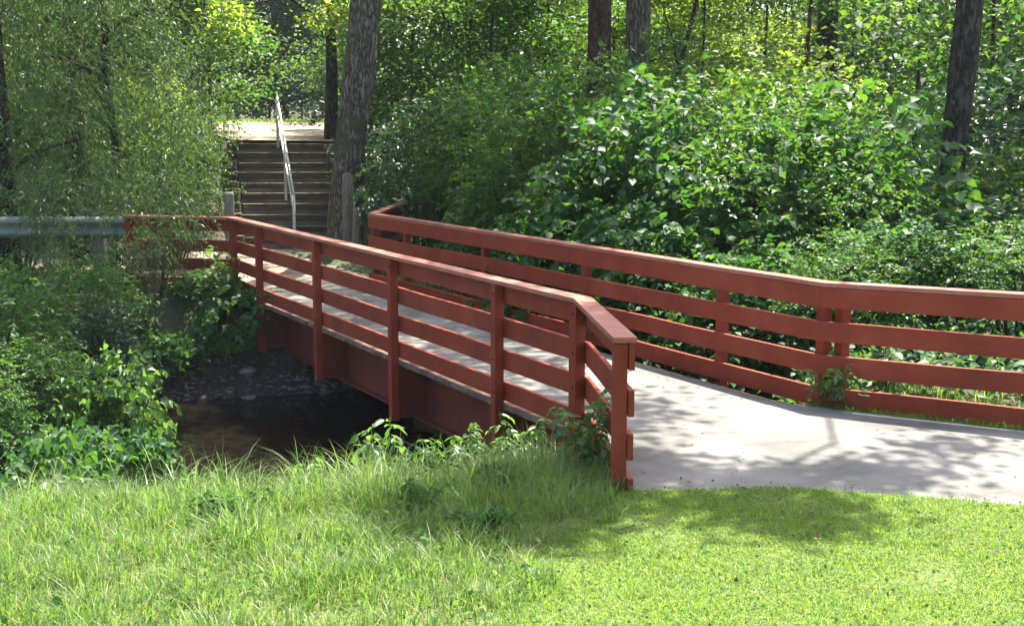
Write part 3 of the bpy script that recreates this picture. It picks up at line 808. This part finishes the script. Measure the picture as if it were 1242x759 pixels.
# willow: drooping sprays of narrow leaves
def willow():
    x, y = -6.9, 22.0; z0 = gz(x, y)
    o = empty('willow_tree', (x, y, z0)); tag(o, 'willow with drooping narrow leaves left of the steps', 'tree')
    MB().tube([(0, .4, -.2), (.1, .3, 1.5), (.0, 0, 3.5), (.2, -.2, 6)], [.09, .08, .06, .03], 10, .2, 4).build('trunk', M['bark_dark'], o, 0, True)
    r = np.random.default_rng(21); ends = []
    for k in range(9):
        t = r.uniform(1.6, 5.5); e = Vector((r.uniform(-2.4, 1.7), r.uniform(-2.2, .8), t + r.uniform(.2, 1.0)))
        s = Vector((.05, .1, t)); ends.append((s, e))
        MB().tube([s, s.lerp(e, .5) + Vector((0, 0, .15)), e], [.05, .035, .012], 6).build('limb', M['bark_dark'], o, 0, True)
    nt = 8200
    # sprays fill an uneven band
    P = np.stack([r.uniform(-3.4, 2.35, nt), r.uniform(-2.2, .6, nt), r.uniform(.9, 5.6, nt)], -1)
    nz = np.array([mnoise.noise(Vector((p[0] * .9, p[1] * .9 + 5, p[2] * .8))) for p in P])
    right = P[:, 0] > 1.75 + .5 * np.array([mnoise.noise(Vector((0, 3, p[2] * .9))) for p in P]) - .12 * (P[:, 2] < 2)
    P = P[(nz > -.2 + .1 * r.random(nt)) & ~right]
    m = 900   # low fringe hanging over the guardrail and the railing end
    Q = np.stack([r.uniform(-.3, 2.25, m), r.uniform(-3.8, -2.8, m), .62 + 1.5 * r.random(m) ** 1.6], -1)
    q = np.array([mnoise.noise(Vector((p[0] * 2.2, 7, p[2] * 1.3))) for p in Q]); P = np.concatenate([P, Q[q > -.05]])
    n = len(P)
    D = r.normal(size=(n, 3)) * np.array([.8, .8, .3]) + np.array([.25, -.2, -.35]); D /= np.linalg.norm(D, axis=1, keepdims=True)
    V, F = twig_leaves(r, P, D, r.uniform(.35, .7, n), 13, .1, .018, 'rhomb', .5, .55, .55)
    link('crown', np_mesh('crown', V, F, M['lf_willow']), o)
    k = r.random(n) < .4; kk = int(k.sum()); tw = []
    for q0, q1, dz in ((0, .5, .0), (.5, 1, .14)):
        A_ = P[k] + D[k] * (.5 * q0); A_[:, 2] -= dz * .5
        DD = D[k].copy(); DD[:, 2] -= .3 + dz
        tw.append(leaves(A_, DD, r.normal(size=(kk, 3)), np.full(kk, .36), np.full(kk, .009), 'rhomb'))
    V, F = join(tw); link('twigs', np_mesh('twigs', V, F, M['bark_twig']), o)
willow()
# a willow spray that hangs in front of the far railing flare
def spray():
    r = np.random.default_rng(33); x, y = -5.15, 18.6
    o = empty('willow_shoot', (x, y, gz(x, y))); tag(o, 'slender willow shoot arching in front of the far left railing', 'shoot')
    zz = -gz(x, y); n = 46
    P = np.stack([r.normal(0, .2, n), r.normal(0, .15, n), zz + r.uniform(.2, .95, n)], -1)
    D = r.normal(size=(n, 3)) * np.array([.8, .6, .3]) + np.array([.1, 0, -.5]); D /= np.linalg.norm(D, axis=1, keepdims=True)
    V, F = twig_leaves(r, P, D, r.uniform(.25, .4, n), 11, .085, .016, 'rhomb', .5, .5, .55)
    link('foliage', np_mesh('foliage', V, F, M['lf_pale']), o)
    mb = MB()
    for k in range(7):
        e = Vector(P[k * 6]); mb.tube([(r.normal(0, .03), r.normal(0, .03), -.05), (e.x * .4, e.y * .4, e.z * .7), e], [.008, .006, .003], 5)
    mb.build('stems', M['bark_twig'], o, 0, True)
spray()

# understory trees in the wood behind, one prototype mesh set shared by copies
UND = []
def und(seed, mat):
    r = np.random.default_rng(seed)
    bl = [(r.normal(0, .9), r.normal(0, .7), z, r.uniform(.9, 1.5), r.uniform(.5, .9), 20) for z in np.linspace(.8, 7.2, 9)]
    cm = crown_mesh(seed, bl, 46, .14, .085, mat, 'fold', .32)
    t = MB().tube([(0, 0, -.3), (.05, 0, 2), (-.1, 0, 4.5), (.1, 0, 7)], [.05, .04, .03, .012], 7, .1, seed).build('trunk', M['bark_dark'], None, 0, True)
    tm = t.data; bpy.data.objects.remove(t)
    return cm, tm
for s, m in ((51, 'lf_far'), (52, 'lf_yel'), (53, 'lf_far'), (54, 'lf_mid'), (55, 'lf_dark')): UND.append(und(s, M[m]))
def und_tree(i, x, y, sc, label, group):
    o = empty('understory_tree', (x, y, gz(x, y)), random.uniform(0, 6.28)); o.scale = (sc * 1.15, sc * 1.15, sc)
    tag(o, label, 'tree', group)
    cm, tm = UND[i]; link('crown', cm, o); link('trunk', tm, o)
UL = 'leafy backlit understory tree in the wood behind the right hand thicket'
UG = 'understory trees in the wood behind the thicket'
for i, px, d, sc in [(2, 500, 27, .8), (0, 570, 30, .95), (2, 625, 34, 1.0), (3, 660, 29, .8), (1, 700, 38, 1.1), (2, 745, 33, .9), (1, 800, 35, 1.0), (1, 850, 30, .75), (3, 600, 27, .75), (4, 545, 33, 1.0), (4, 680, 42, 1.1), (3, 770, 30, .65), (4, 1060, 44, 1.1), (4, 1170, 33, 1.0),
                     (0, 880, 40, 1.1), (1, 925, 34, .9), (0, 960, 42, 1.1), (2, 1030, 34, .9), (0, 1075, 40, 1.1), (3, 1110, 30, .9), (0, 1150, 37, 1.0), (3, 1200, 27, 1.0),
                     (2, 1245, 31, 1.1), (3, 1290, 25, 1.0), (1, 640, 46, 1.2), (1, 760, 48, 1.2), (1, 900, 50, 1.2), (0, 1010, 50, 1.2), (0, 1130, 52, 1.2)]:
    und_tree(i, (px - 621) / 1566 * d, d, sc, UL, UG)
LL = 'shadowy understory tree in the wood behind the willow'
LG = 'understory trees behind the willow'
for i, px, d, sc in [(3, 255, 29.5, .85), (3, 200, 28, .9), (0, 150, 31, 1.0), (3, 100, 27, 1.0), (0, 40, 29, 1.1), (3, -20, 27, 1.1), (2, 215, 36, 1.1), (0, 90, 38, 1.1), (2, 10, 40, 1.2)]:
    und_tree(i, (px - 621) / 1566 * d, d, sc, LL, LG)
RL = 'young leafy tree between the landing and the reddish trunk'
for i, px, d, sc in [(2, 432, 48, 1.2), (3, 490, 33, .9), (0, 535, 38, 1.1)]:
    und_tree(i, (px - 621) / 1566 * d, d, sc, RL, 'young trees between the landing and the reddish trunk')

DL = 'dark shaded tree standing beyond the sunlit landing'  # their shade is put into the dark leaf colour, not cast
for i, px, d, sc in [(4, 285, 58, 1.1), (4, 312, 62, 1.2), (4, 340, 60, 1.15), (4, 366, 63, 1.2), (4, 392, 59, 1.1), (4, 418, 64, 1.2), (4, 262, 63, 1.2), (4, 327, 68, 1.3), (4, 380, 69, 1.3)]:
    und_tree(i, (px - 621) / 1566 * d, d, sc, DL, 'dark trees beyond the landing')
# far woodland mass that closes the view
def woodland():
    r = np.random.default_rng(77); bl = []
    for x in np.arange(-62, 66, 3.6):
        yb = 66 + r.uniform(-5, 8)
        zt = r.uniform(6.5, 11)
        for z in np.arange(2.5, zt, 1.9):
            bl.append((x + r.normal(0, 1), yb + r.normal(0, 1.5), z + 1.2, 2.1, 1.3, 13))
    link_o = link('far_woodland', crown_mesh(78, bl, 40, .36, .24, M['lf_far'], 'rhomb', .6))
    tag(link_o, 'distant mass of backlit woodland foliage closing the view', 'woodland', kind='stuff')
woodland()

BANKW = []
# ------------------------------------------------------------------ ground cover, grass, weeds
def scatter(n, x0, x1, y0, y1, r):
    return r.uniform(x0, x1, n), r.uniform(y0, y1, n)
def cover(name, label, mat, n, box, mask, hmin, hmax, ll, lw, seed, cat='undergrowth', kind='ovate', per=6):
    r = np.random.default_rng(seed)
    X, Y = scatter(n, *box, r); k = mask(X, Y); X, Y = X[k], Y[k]
    Z = height(X, Y); m = len(X)
    c = np.stack([X, Y, Z], -1)
    hh = hmin + (hmax - hmin) * r.random(m) ** 1.4
    O = np.repeat(c, per, 0); O[:, :2] += r.normal(size=(m * per, 2)) * .09
    O[:, 2] += np.repeat(hh, per) * r.uniform(.35, 1, m * per)
    D = r.normal(size=(m * per, 3)) * np.array([1, 1, .35]) + np.array([0, -.1, -.15])
    Nn = np.array([0, -.15, 1.]) + r.normal(size=(m * per, 3)) * .4
    L = ll * r.uniform(.5, 1.3, m * per)
    V, F = leaves(O, D, Nn, L, lw * L / ll, kind)
    tag(link(name, np_mesh(name, V, F, mat)), label, cat, kind='stuff')
def offpath(X, Y):
    k = ~inside(X, Y, NEARPATH) & ~inside(X, Y, FARPATH)
    return k
def lat(X, Y): return cos(TH) * X + sin(TH) * Y
def alo(X, Y): return -sin(TH) * X + cos(TH) * Y
rightbank = lambda X, Y: (lat(X, Y) > 7.62) & offpath(X, Y) & ((alo(X, Y) > 8.3) | (lat(X, Y) > 7.75 + .63 * (8.5 - alo(X, Y)))) & (height(X, Y) > -1.25)
cover('undergrowth', 'dense low broad leaved undergrowth behind the far railing', M['lf_broad'], 9000, (-2, 10, 9, 24), lambda X, Y: rightbank(X, Y) & ((lat(X, Y) > 8.9) | (alo(X, Y) < 12.2)), .08, .6, .1, .078, 201)
leftbank = lambda X, Y: (lat(X, Y) < 5.0) & offpath(X, Y) & (Y > 12.2 + .25 * (X + 4)) & (height(X, Y) > -1.22) & (Y < 24.5) & (seg_dist(X, Y, CREEK) > 1.6) & (X < -.285 * Y) & ((Y < 16.6) | (height(X, Y) > -.75))
cover('bank_plants', 'low leafy plants covering the shaded creek bank on the left', M['lf_mid'], 8000, (-12, -2.5, 11, 24), leftbank, .06, .5, .085, .055, 202)
hillm = lambda X, Y: ~inside(X, Y, lp) & ~inside(X + .5, Y, lp) & ~inside(X - .5, Y, lp) & (Y > 25.2) & ((X > -3.0) | (X < -6.4)) & offpath(X, Y)
cover('hillside_plants', 'low green plants carpeting the wooded hillside', M['lf_far'], 9000, (-16, 16, 25, 44), hillm, .08, .7, .13, .09, 203, per=5)

def blades(name, label, mat, X, Y, hgt, wid, bend, seed, cat='grass', segs=3):
    r = np.random.default_rng(seed); n = len(X)
    base = np.stack([X, Y, height(X, Y) - .01], -1)
    az = r.uniform(0, 2 * pi, n); d = np.stack([np.cos(az), np.sin(az), np.zeros(n)], -1)
    s = np.stack([-np.sin(az), np.cos(az), np.zeros(n)], -1)
    tw = r.uniform(-.6, .6, n)[:, None]; s = s * np.cos(tw) + d * np.sin(tw)
    H = hgt * r.uniform(.45, 1.15, n); B = bend * H * r.uniform(.2, 1.3, n); Wd = wid * r.uniform(.6, 1.3, n)
    rows = []
    for k in range(segs + 1):
        t = k / segs
        up = H * (t - .28 * t ** 3 * (B / H) * 1.6); out = B * t ** 2
        c = base + d * out[:, None]; c[:, 2] += np.maximum(up, .0)
        w = Wd * (1 - t ** 1.7) * .5
        if k < segs: rows += [c - s * w[:, None], c + s * w[:, None]]
        else: rows += [c]
    k = len(rows); V = np.stack(rows, 1).reshape(-1, 3)
    b = (np.arange(n) * k)[:, None]
    q = np.concatenate([b + np.array([[2 * i, 2 * i + 1, 2 * i + 3, 2 * i + 2]]) for i in range(segs - 1)], 0)
    t3 = b + np.array([[2 * segs - 2, 2 * segs - 1, 2 * segs]])
    return tag(link(name, np_mesh(name, V, [q, t3], mat)), label, cat, kind='stuff')

r = np.random.default_rng(301)
# boundary between mown lawn (right) and long grass (left): from (.65,8.2) to (-.4,4.2)
def mown(X, Y): return X - (.62 - .27 * (8.2 - Y)) + .12 * np.sin(Y * 3.1) + .08 * np.sin(X * 5 + Y * 7)
def clumped(X, Y, r, f=2.2, lo=-.15):
    v = np.array([mnoise.noise(Vector((x * f, y * f, 3.3))) for x, y in zip(X, Y)])
    return v > lo + r.uniform(-.25, .25, len(X))
X, Y = scatter(175000, -9.5, 1.2, 3.4, 11.6, r)
k = (mown(X, Y) < .1) & offpath(X, Y) & (height(X, Y) > -.98) & (np.abs(X) < Y * .46 + 2.4)
X, Y = X[k], Y[k]; hv = np.array([mnoise.noise(Vector((x * 1.1, y * 1.1, 8))) for x, y in zip(X, Y)])
near = .21 + .13 * hv + .2 * sstep(6.8, 9.2, Y) - .1 * sstep(-.7, .1, mown(X, Y))
near = np.maximum(near * (1 + 1.1 * np.array([mnoise.noise(Vector((x * 3.1, y * 3.1, 5))) for x, y in zip(X, Y)])), .07)
blades('long_grass', 'long unmown grass on the slope above the creek', M['grass'], X, Y, near, .0068, .9, 302, segs=4)
X, Y = scatter(19000, -7.5, .4, 8.0, 11.2, r)
k = (mown(X, Y) < -.1) & offpath(X, Y) & (height(X, Y) > -.95); X, Y = X[k], Y[k]
k = clumped(X, Y, r, 1.6, .05); X, Y = X[k], Y[k]
blades('tall_grass', 'tall arching grass tufts along the creek edge', M['grass'], X, Y, np.full(len(X), .56), .011, 1.0, 303, segs=5)
X, Y = scatter(500000, -1.5, 8, 3.4, 9.0, r)
k = (mown(X, Y) > -.05) & offpath(X, Y) & (np.abs(X) < Y * .45 + 2.6); X, Y = X[k], Y[k]
hv = np.array([mnoise.noise(Vector((x * 2.1, y * 2.1, 18))) for x, y in zip(X, Y)])
blades('lawn', 'short bright mown lawn in the right foreground', M['lawn'], X, Y, .05 + .025 * hv, .0066, 1.5, 304, 'lawn', 2)
# ragged taller edge where the lawn meets the path
ex = r.uniform(.75, 5, 5200); ey = np.interp(ex, [.72, 1.4, 2.06, 2.7, 3.27, 5], [8.3, 8.27, 8.17, 8.04, 7.9, 7.35]) - np.abs(r.normal(0, .05, 5200)) + .03
blades('edge_grass', 'ragged taller grass where the lawn meets the path', M['lawn'], ex, ey, np.full(5200, .085), .007, .9, 305, 'grass', 2)
X, Y = scatter(26000, -3, 6, 9, 21, r)
k = rightbank(X, Y) & (lat(X, Y) < 9.0) & (height(X, Y) > -.9); X, Y = X[k], Y[k]
blades('bank_grass', 'fresh green grass behind the far railing', M['lawn'], X, Y, np.full(len(X), .3), .009, .7, 306, 'grass', 3)
# grass creeping out under the right railing
t = r.random(3600) ** 1.3; px_, py_ = 2.62 + t * 3.0, 11.0 - t * 3.0 * .563; o_ = r.normal(.0, .06, 3600)
blades('verge_grass', 'short grass creeping out under the right railing flare', M['lawn'], px_ - .5 * o_, py_ - .86 * o_, np.full(3600, .1), .007, 1.1, 309, 'grass', 2)
# far sunlit lawn strip beyond the landing
X, Y = scatter(14000, -16, -2, 44, 62, r)
blades('far_lawn', 'sunlit strip of lawn beyond the landing', M['lawn'], X, Y, np.full(len(X), .16), .05, .6, 307, 'lawn', 2)
wm = lambda X, Y: (mown(X, Y) < -.0) & offpath(X, Y) & (height(X, Y) > -.8) & (np.abs(X) < Y * .45 + .4)
cover('weeds', 'small broad leaved weeds among the long grass', M['weed'], 620, (-6, .8, 4.2, 10.2), wm, .05, .22, .042, .03, 204, 'weeds')
cover('clover', 'tiny clover leaves scattered through the lawn', M['weed'], 2600, (-1, 4, 4.2, 8.3), lambda X, Y: (mown(X, Y) > 0) & offpath(X, Y), .015, .05, .018, .017, 205, 'clover', 'fold', 4)

X, Y = scatter(3000, -5.5, 4.5, 4.0, 9.6, np.random.default_rng(310))
k = offpath(X, Y) & (np.abs(X) < Y * .45 + 2) & (height(X, Y) > -.6); X, Y = X[k], Y[k]
blades('dry_grass', 'scattered straw coloured dry blades in the grass', M['litter_straw'], X, Y, np.where(mown(X, Y) > 0, .05, .2), .006, 1.5, 311, 'grass', 3)
for i_, (wx, wy, wh, lb_) in enumerate([(-.62, 10.35, .75, 'leafy weed standing against the bridge beam left of the nearest long post'), (-.3, 10.0, .6, 'weed growing at the foot of the nearest long bridge post'),
                                 (.05, 9.7, .55, 'leafy weed between the nearest long post and the grass mound'), (-1.75, 9.7, .6, 'leafy stems left of the tall pale green weed'), (-2.5, 9.9, .5, 'weed nodding over the water at the middle of the near bank')]):
    BANKW.append((wx, wy, wh, lb_, 440 + i_))
# single weeds
def weed(name, label, x, y, h, nl, ll, lw, mat, seed, stems=1, spread=.12, cat='plant', z=None):
    """upright stems with whorls of drooping leaves"""
    r = np.random.default_rng(seed); z0 = gz(x, y) if z is None else z
    o = empty(name, (x, y, z0)); tag(o, label, cat)
    mb = MB(); parts = []
    for s in range(stems):
        e = Vector((r.normal(0, spread), r.normal(0, spread), h * r.uniform(.65, 1))); b = Vector((e.x * .15, e.y * .15, -.06))
        m1 = Vector((e.x * .4, e.y * .4, e.z * .5)); mb.tube([b, m1, e], [.007, .005, .003], 6)
        for k in range(nl):
            t = .3 + .7 * (k + .5) / nl
            p = np.array(b.lerp(m1, t * 2) if t < .5 else m1.lerp(e, t * 2 - 1))
            a = k * 2.4 + r.uniform(-.4, .4)
            D = np.array([[cos(a), sin(a), .35]]); D /= np.linalg.norm(D)
            parts.append(twig_leaves(r, p[None], D, np.array([ll * 2.0 * (1.15 - .5 * t)]), 5, ll, lw, 'ovate', 1.0, .7, .8))
    V, F = join(parts)
    link('foliage', np_mesh('foliage', V, F, mat), o)
    mb.build('stems', M['weed'], o, 0, True)
    return o
weed('tall_weed', 'tall pale green weed rising from the grass before the middle bridge posts', -1.02, 9.8, 1.22, 13, .125, .055, M['lf_fresh'], 401, 3, .1)
weed('climbing_vine', 'leafy vine climbing the near corner post of the bridge', .58, 9.0, .78, 13, .07, .045, M['lf_fresh'], 402, 5, .13, 'vine')
weed('roadside_weed', 'young weed poking through the right railing at the corner post', 2.8, 10.98, .5, 8, .085, .035, M['lf_fresh'], 403, 4, .16)
weed('bushy_weed', 'bushy weed with sunlit leaf colouring at the left edge of the grass', -3.7, 10.0, .85, 9, .085, .055, M['lf_pale'], 404, 6, .2)  # white sunlight on this plant is put into its leaf colour
weed('sprouting_weed', 'small weed with bright leaves behind the right railing flare', 3.3, 11.0, .55, 7, .08, .06, M['lf_pale'], 405, 3, .15)
weed('bank_sprout', 'leafy sprig overhanging the water at the left bank', -3.35, 13.0, .5, 7, .09, .045, M['lf_fresh'], 406, 3, .2)
weed('edge_weed', 'tuft of leafy weeds under the near end of the bridge', .3, 9.35, .42, 8, .06, .04, M['lf_fresh'], 407, 6, .2)
weed('corner_sprig', 'bright leafy sprig beside the far left corner post', -4.2, 18.2, 1.1, 10, .13, .06, M['lf_fresh'], 408, 3, .22, z=-.35)

for i_, (wx, wy, wh, lb_) in enumerate([(-.55, 7.6, .3, 'leafy weed patch low in the middle of the long grass'), (-.1, 8.3, .34, 'broad leaved weeds in the grass below the near bridge end'), (-.15, 7.0, .26, 'small weeds where the long grass meets the mown lawn'),
                                 (-2.6, 8.6, .4, 'weed clump in the tall grass at the creek edge'), (-.45, 9.4, .5, 'weedy stems in front of the nearest long bridge post'), (-1.7, 7.2, .26, 'low weeds in the middle of the left grass')]):
    weed('grass_weed', lb_, wx, wy, wh * .85, 6, .042, .03, M['weed'], 420 + i_, 12, .1)
for wx, wy, wh, lb_, sd_ in BANKW: weed('bank_weed', lb_, wx, wy, wh * 1.5, 12, .085, .036, M['lf_fresh'], sd_, 5, .13)
# mound of fine grass at the near abutment
X, Y = r.normal(.32, .2, 2600), r.normal(9.0, .22, 2600)
k = offpath(X, Y); blades('grass_mound', 'soft mound of fine grass at the near corner post', M['grass'], X[k], Y[k], np.full(k.sum(), .26), .006, .9, 308, 'grass', 4)

# litter on the path and deck
def litter():
    r = np.random.default_rng(500)
    X, Y = scatter(9000, -6, 9, 6, 24, r); a, l = alo(X, Y), lat(X, Y)
    onp = inside(X, Y, NEARPATH) | inside(X, Y, FARPATH); deck = (a > 8.7) & (a < 18.5) & (l > 5.2) & (l < 7.2)
    edge = np.exp(-np.abs(l - 5.35) * 5) + np.exp(-np.abs(l - 7.1) * 4)
    keep = (deck & (r.random(len(X)) < .1 + edge)) | (onp & (r.random(len(X)) < .12))
    X, Y = X[keep], Y[keep]; d = deck[keep]; n = len(X)
    Z = np.where(d, np.where(l[keep] < 5.4, -.075, -.028), -.026)
    O = np.stack([X, Y, Z], -1); L = .03 * r.uniform(.4, 1.4, n)
    V, F = leaves(O, r.normal(size=(n, 3)) * np.array([1, 1, .1]), np.array([0, 0, 1.]) + r.normal(size=(n, 3)) * .2, L, L * .6, 'fold')
    m2 = 260; X2 = r.uniform(-3, 4.5, m2); Y2 = r.uniform(4.6, 8.2, m2); L2 = .035 * r.uniform(.5, 1.3, m2)
    O2 = np.stack([X2, Y2, height(X2, Y2) + .05], -1)
    V, F = join([(V, F), leaves(O2, r.normal(size=(m2, 3)) * np.array([1, 1, .2]), np.array([0, 0, 1.]) + r.normal(size=(m2, 3)) * .4, L2, L2 * .6, 'fold')])
    tag(link('leaf_litter', np_mesh('leaf_litter', V, F, M['litter'])), 'dry leaf flakes scattered on the path, lawn and bridge deck', 'leaf litter', kind='stuff')
litter()

# stones and log in the creek
def stone(x, y, s, label, seed, z=None):
    bm = bmesh.new(); bmesh.ops.create_icosphere(bm, subdivisions=3, radius=1)
    for v in bm.verts:
        k = 1 + .35 * mnoise.noise(v.co * 1.3 + Vector((seed, 0, 0))) + .12 * mnoise.noise(v.co * 4 + Vector((seed, 3, 0)))
        v.co = Vector((v.co.x * s, v.co.y * s * .75, v.co.z * s * .5)) * k
    me = bpy.data.meshes.new('stone'); bm.to_mesh(me); bm.free()
    for p in me.polygons: p.use_smooth = True
    me.materials.append(M['stone'])
    o = link('stone', me); o.location = (x, y, gz(x, y) + s * .15 if z is None else z); o.rotation_euler = (0, 0, seed)
    tag(o, label, 'stone', 'stones in the shaded creek')
SL = 'rounded grey stone lying in the shaded mud under the bridge'
for i, (x, y, s) in enumerate([(-3.45, 16.9, .16), (-3.2, 16.5, .12), (-3.75, 16.6, .1), (-2.75, 16.8, .14), (-3.6, 17.2, .12), (-2.9, 18.0, .22), (-2.4, 18.4, .17), (-3.4, 18.3, .14), (-2.0, 17.7, .13), (-3.0, 17.3, .12), (-1.5, 17.9, .2), (-3.7, 17.6, .12), (-2.6, 17.5, .1), (-.9, 17.4, .15), (-2.2, 16.9, .11)]):
    stone(x, y, s, SL, i * 1.7)
def pebbles():
    r = np.random.default_rng(610); X, Y = scatter(5200, -5.2, 2, 15.4, 19.4, r); Z = height(X, Y)
    k = (Z > -1.42) & (Z < -.5) & (alo(X, Y) < 18.7); X, Y, Z = X[k], Y[k], Z[k]; n = len(X)
    T = np.array([(1, 0, 0), (0, 1, 0), (-1, 0, 0), (0, -1, 0), (0, 0, .7), (0, 0, -.7)], float)
    T = np.concatenate([T, np.array([(.65, .65, .4), (-.65, .65, .4), (-.65, -.65, .4), (.65, -.65, .4)])])
    f3 = np.array([(0, 6, 4), (6, 1, 4), (1, 7, 4), (7, 2, 4), (2, 8, 4), (8, 3, 4), (3, 9, 4), (9, 0, 4), (0, 1, 6), (1, 2, 7), (2, 3, 8), (3, 0, 9)])
    sz = .018 + .045 * r.random(n) ** 3; a = r.uniform(0, 6.28, n); jit = 1 + r.normal(0, .18, (n, 10, 1))
    B = T[None] * jit * sz[:, None, None] * np.stack([r.uniform(.7, 1.3, n), r.uniform(.7, 1.3, n), r.uniform(.5, 1, n)], -1)[:, None, :]
    V = np.stack([B[..., 0] * np.cos(a)[:, None] - B[..., 1] * np.sin(a)[:, None], B[..., 0] * np.sin(a)[:, None] + B[..., 1] * np.cos(a)[:, None], B[..., 2]], -1) + np.stack([X, Y, Z], -1)[:, None, :]
    F = ((np.arange(n) * 10)[:, None, None] + f3[None]).reshape(-1, 3)
    tag(link('pebbles', np_mesh('pebbles', V.reshape(-1, 3), [F], M['stone'], True)), 'small pebbles strewn over the muddy bank under the bridge', 'pebbles', kind='stuff')
pebbles()
cover('mud_plants', 'sparse low sprouts on the shaded mud under the bridge', M['lf_mid'], 420, (-5, 0, 15.6, 19.2), lambda X, Y: (height(X, Y) > -1.2) & (alo(X, Y) < 18.6), .03, .16, .05, .034, 611, 'sprouts')
lg = MB().tube([(-.55, .1, .02), (-.3, .05, .05), (0, 0, .06), (.3, -.06, .03), (.5, -.12, -.02)], [.05, .11, .13, .12, .05], 12, .5, 5).build('log', M['log'], None, 0, True)
lg.location = (-.45, 11.75, gz(-.45, 11.75) + .02); lg.rotation_euler = (0, .25, -.3)
tag(lg, 'grey rotting log lying on the bank beneath the bridge beam', 'log')

# ------------------------------------------------------------------ air
def haze():
    m, nt, out = new_mat('woodland_haze')
    v = nt.nodes.new('ShaderNodeVolumePrincipled')
    v.inputs['Color'].default_value = (.86, .95, 1, 1); v.inputs['Density'].default_value = HAZE; v.inputs['Anisotropy'].default_value = .2
    nt.links.new(v.outputs[0], out.inputs['Volume'])
    o = MB().box(-175, 175, -45, 185, -6, 24).build('haze', m)
    tag(o, 'thin pale summer haze in the air of the wood', 'haze', kind='stuff')
HAZE = .0003
haze()
# ------------------------------------------------------------------ camera, light, world
cam = bpy.data.cameras.new('camera'); co = bpy.data.objects.new('camera', cam); COL.objects.link(co)
cam.sensor_width = 36; cam.lens = 1550 / 1242 * 36; cam.clip_end = 500; cam.clip_start = .1
co.location = (0, 0, 2.4); co.rotation_euler = (pi / 2 - math.atan(227.5 / 1550), 0, 0)
SC.camera = co

EL, AZ = 66.0, 25.0           # high sun ahead of the camera and to its right
su = bpy.data.lights.new('sun', 'SUN'); so = bpy.data.objects.new('sun', su); COL.objects.link(so)
su.energy = 5.0; su.angle = radians(.55); su.color = (1, .94, .82)
dv = Vector((sin(radians(AZ)) * cos(radians(EL)), cos(radians(AZ)) * cos(radians(EL)), sin(radians(EL))))
so.rotation_euler = dv.to_track_quat('Z', 'Y').to_euler(); so.location = (0, 20, 30)
w = bpy.data.worlds.new('World'); SC.world = w; w.use_nodes = True
nt = w.node_tree; bg = nt.nodes['Background']
sky = nt.nodes.new('ShaderNodeTexSky'); sky.sky_type = 'NISHITA'; sky.sun_disc = False
sky.sun_elevation = radians(EL); sky.sun_rotation = radians(AZ); sky.air_density = .9; sky.dust_density = 3.5
nt.links.new(sky.outputs[0], bg.inputs[0]); bg.inputs[1].default_value = .125
SC.view_settings.view_transform = 'Standard'; SC.view_settings.look = 'None'
SC.view_settings.exposure = 1.95; SC.view_settings.gamma = 1
SC.view_settings.use_curve_mapping = False
SC.cycles.max_bounces = 8; SC.cycles.diffuse_bounces = 4; SC.cycles.transmission_bounces = 4; SC.cycles.glossy_bounces = 2
SC.cycles.sample_clamp_indirect = 6
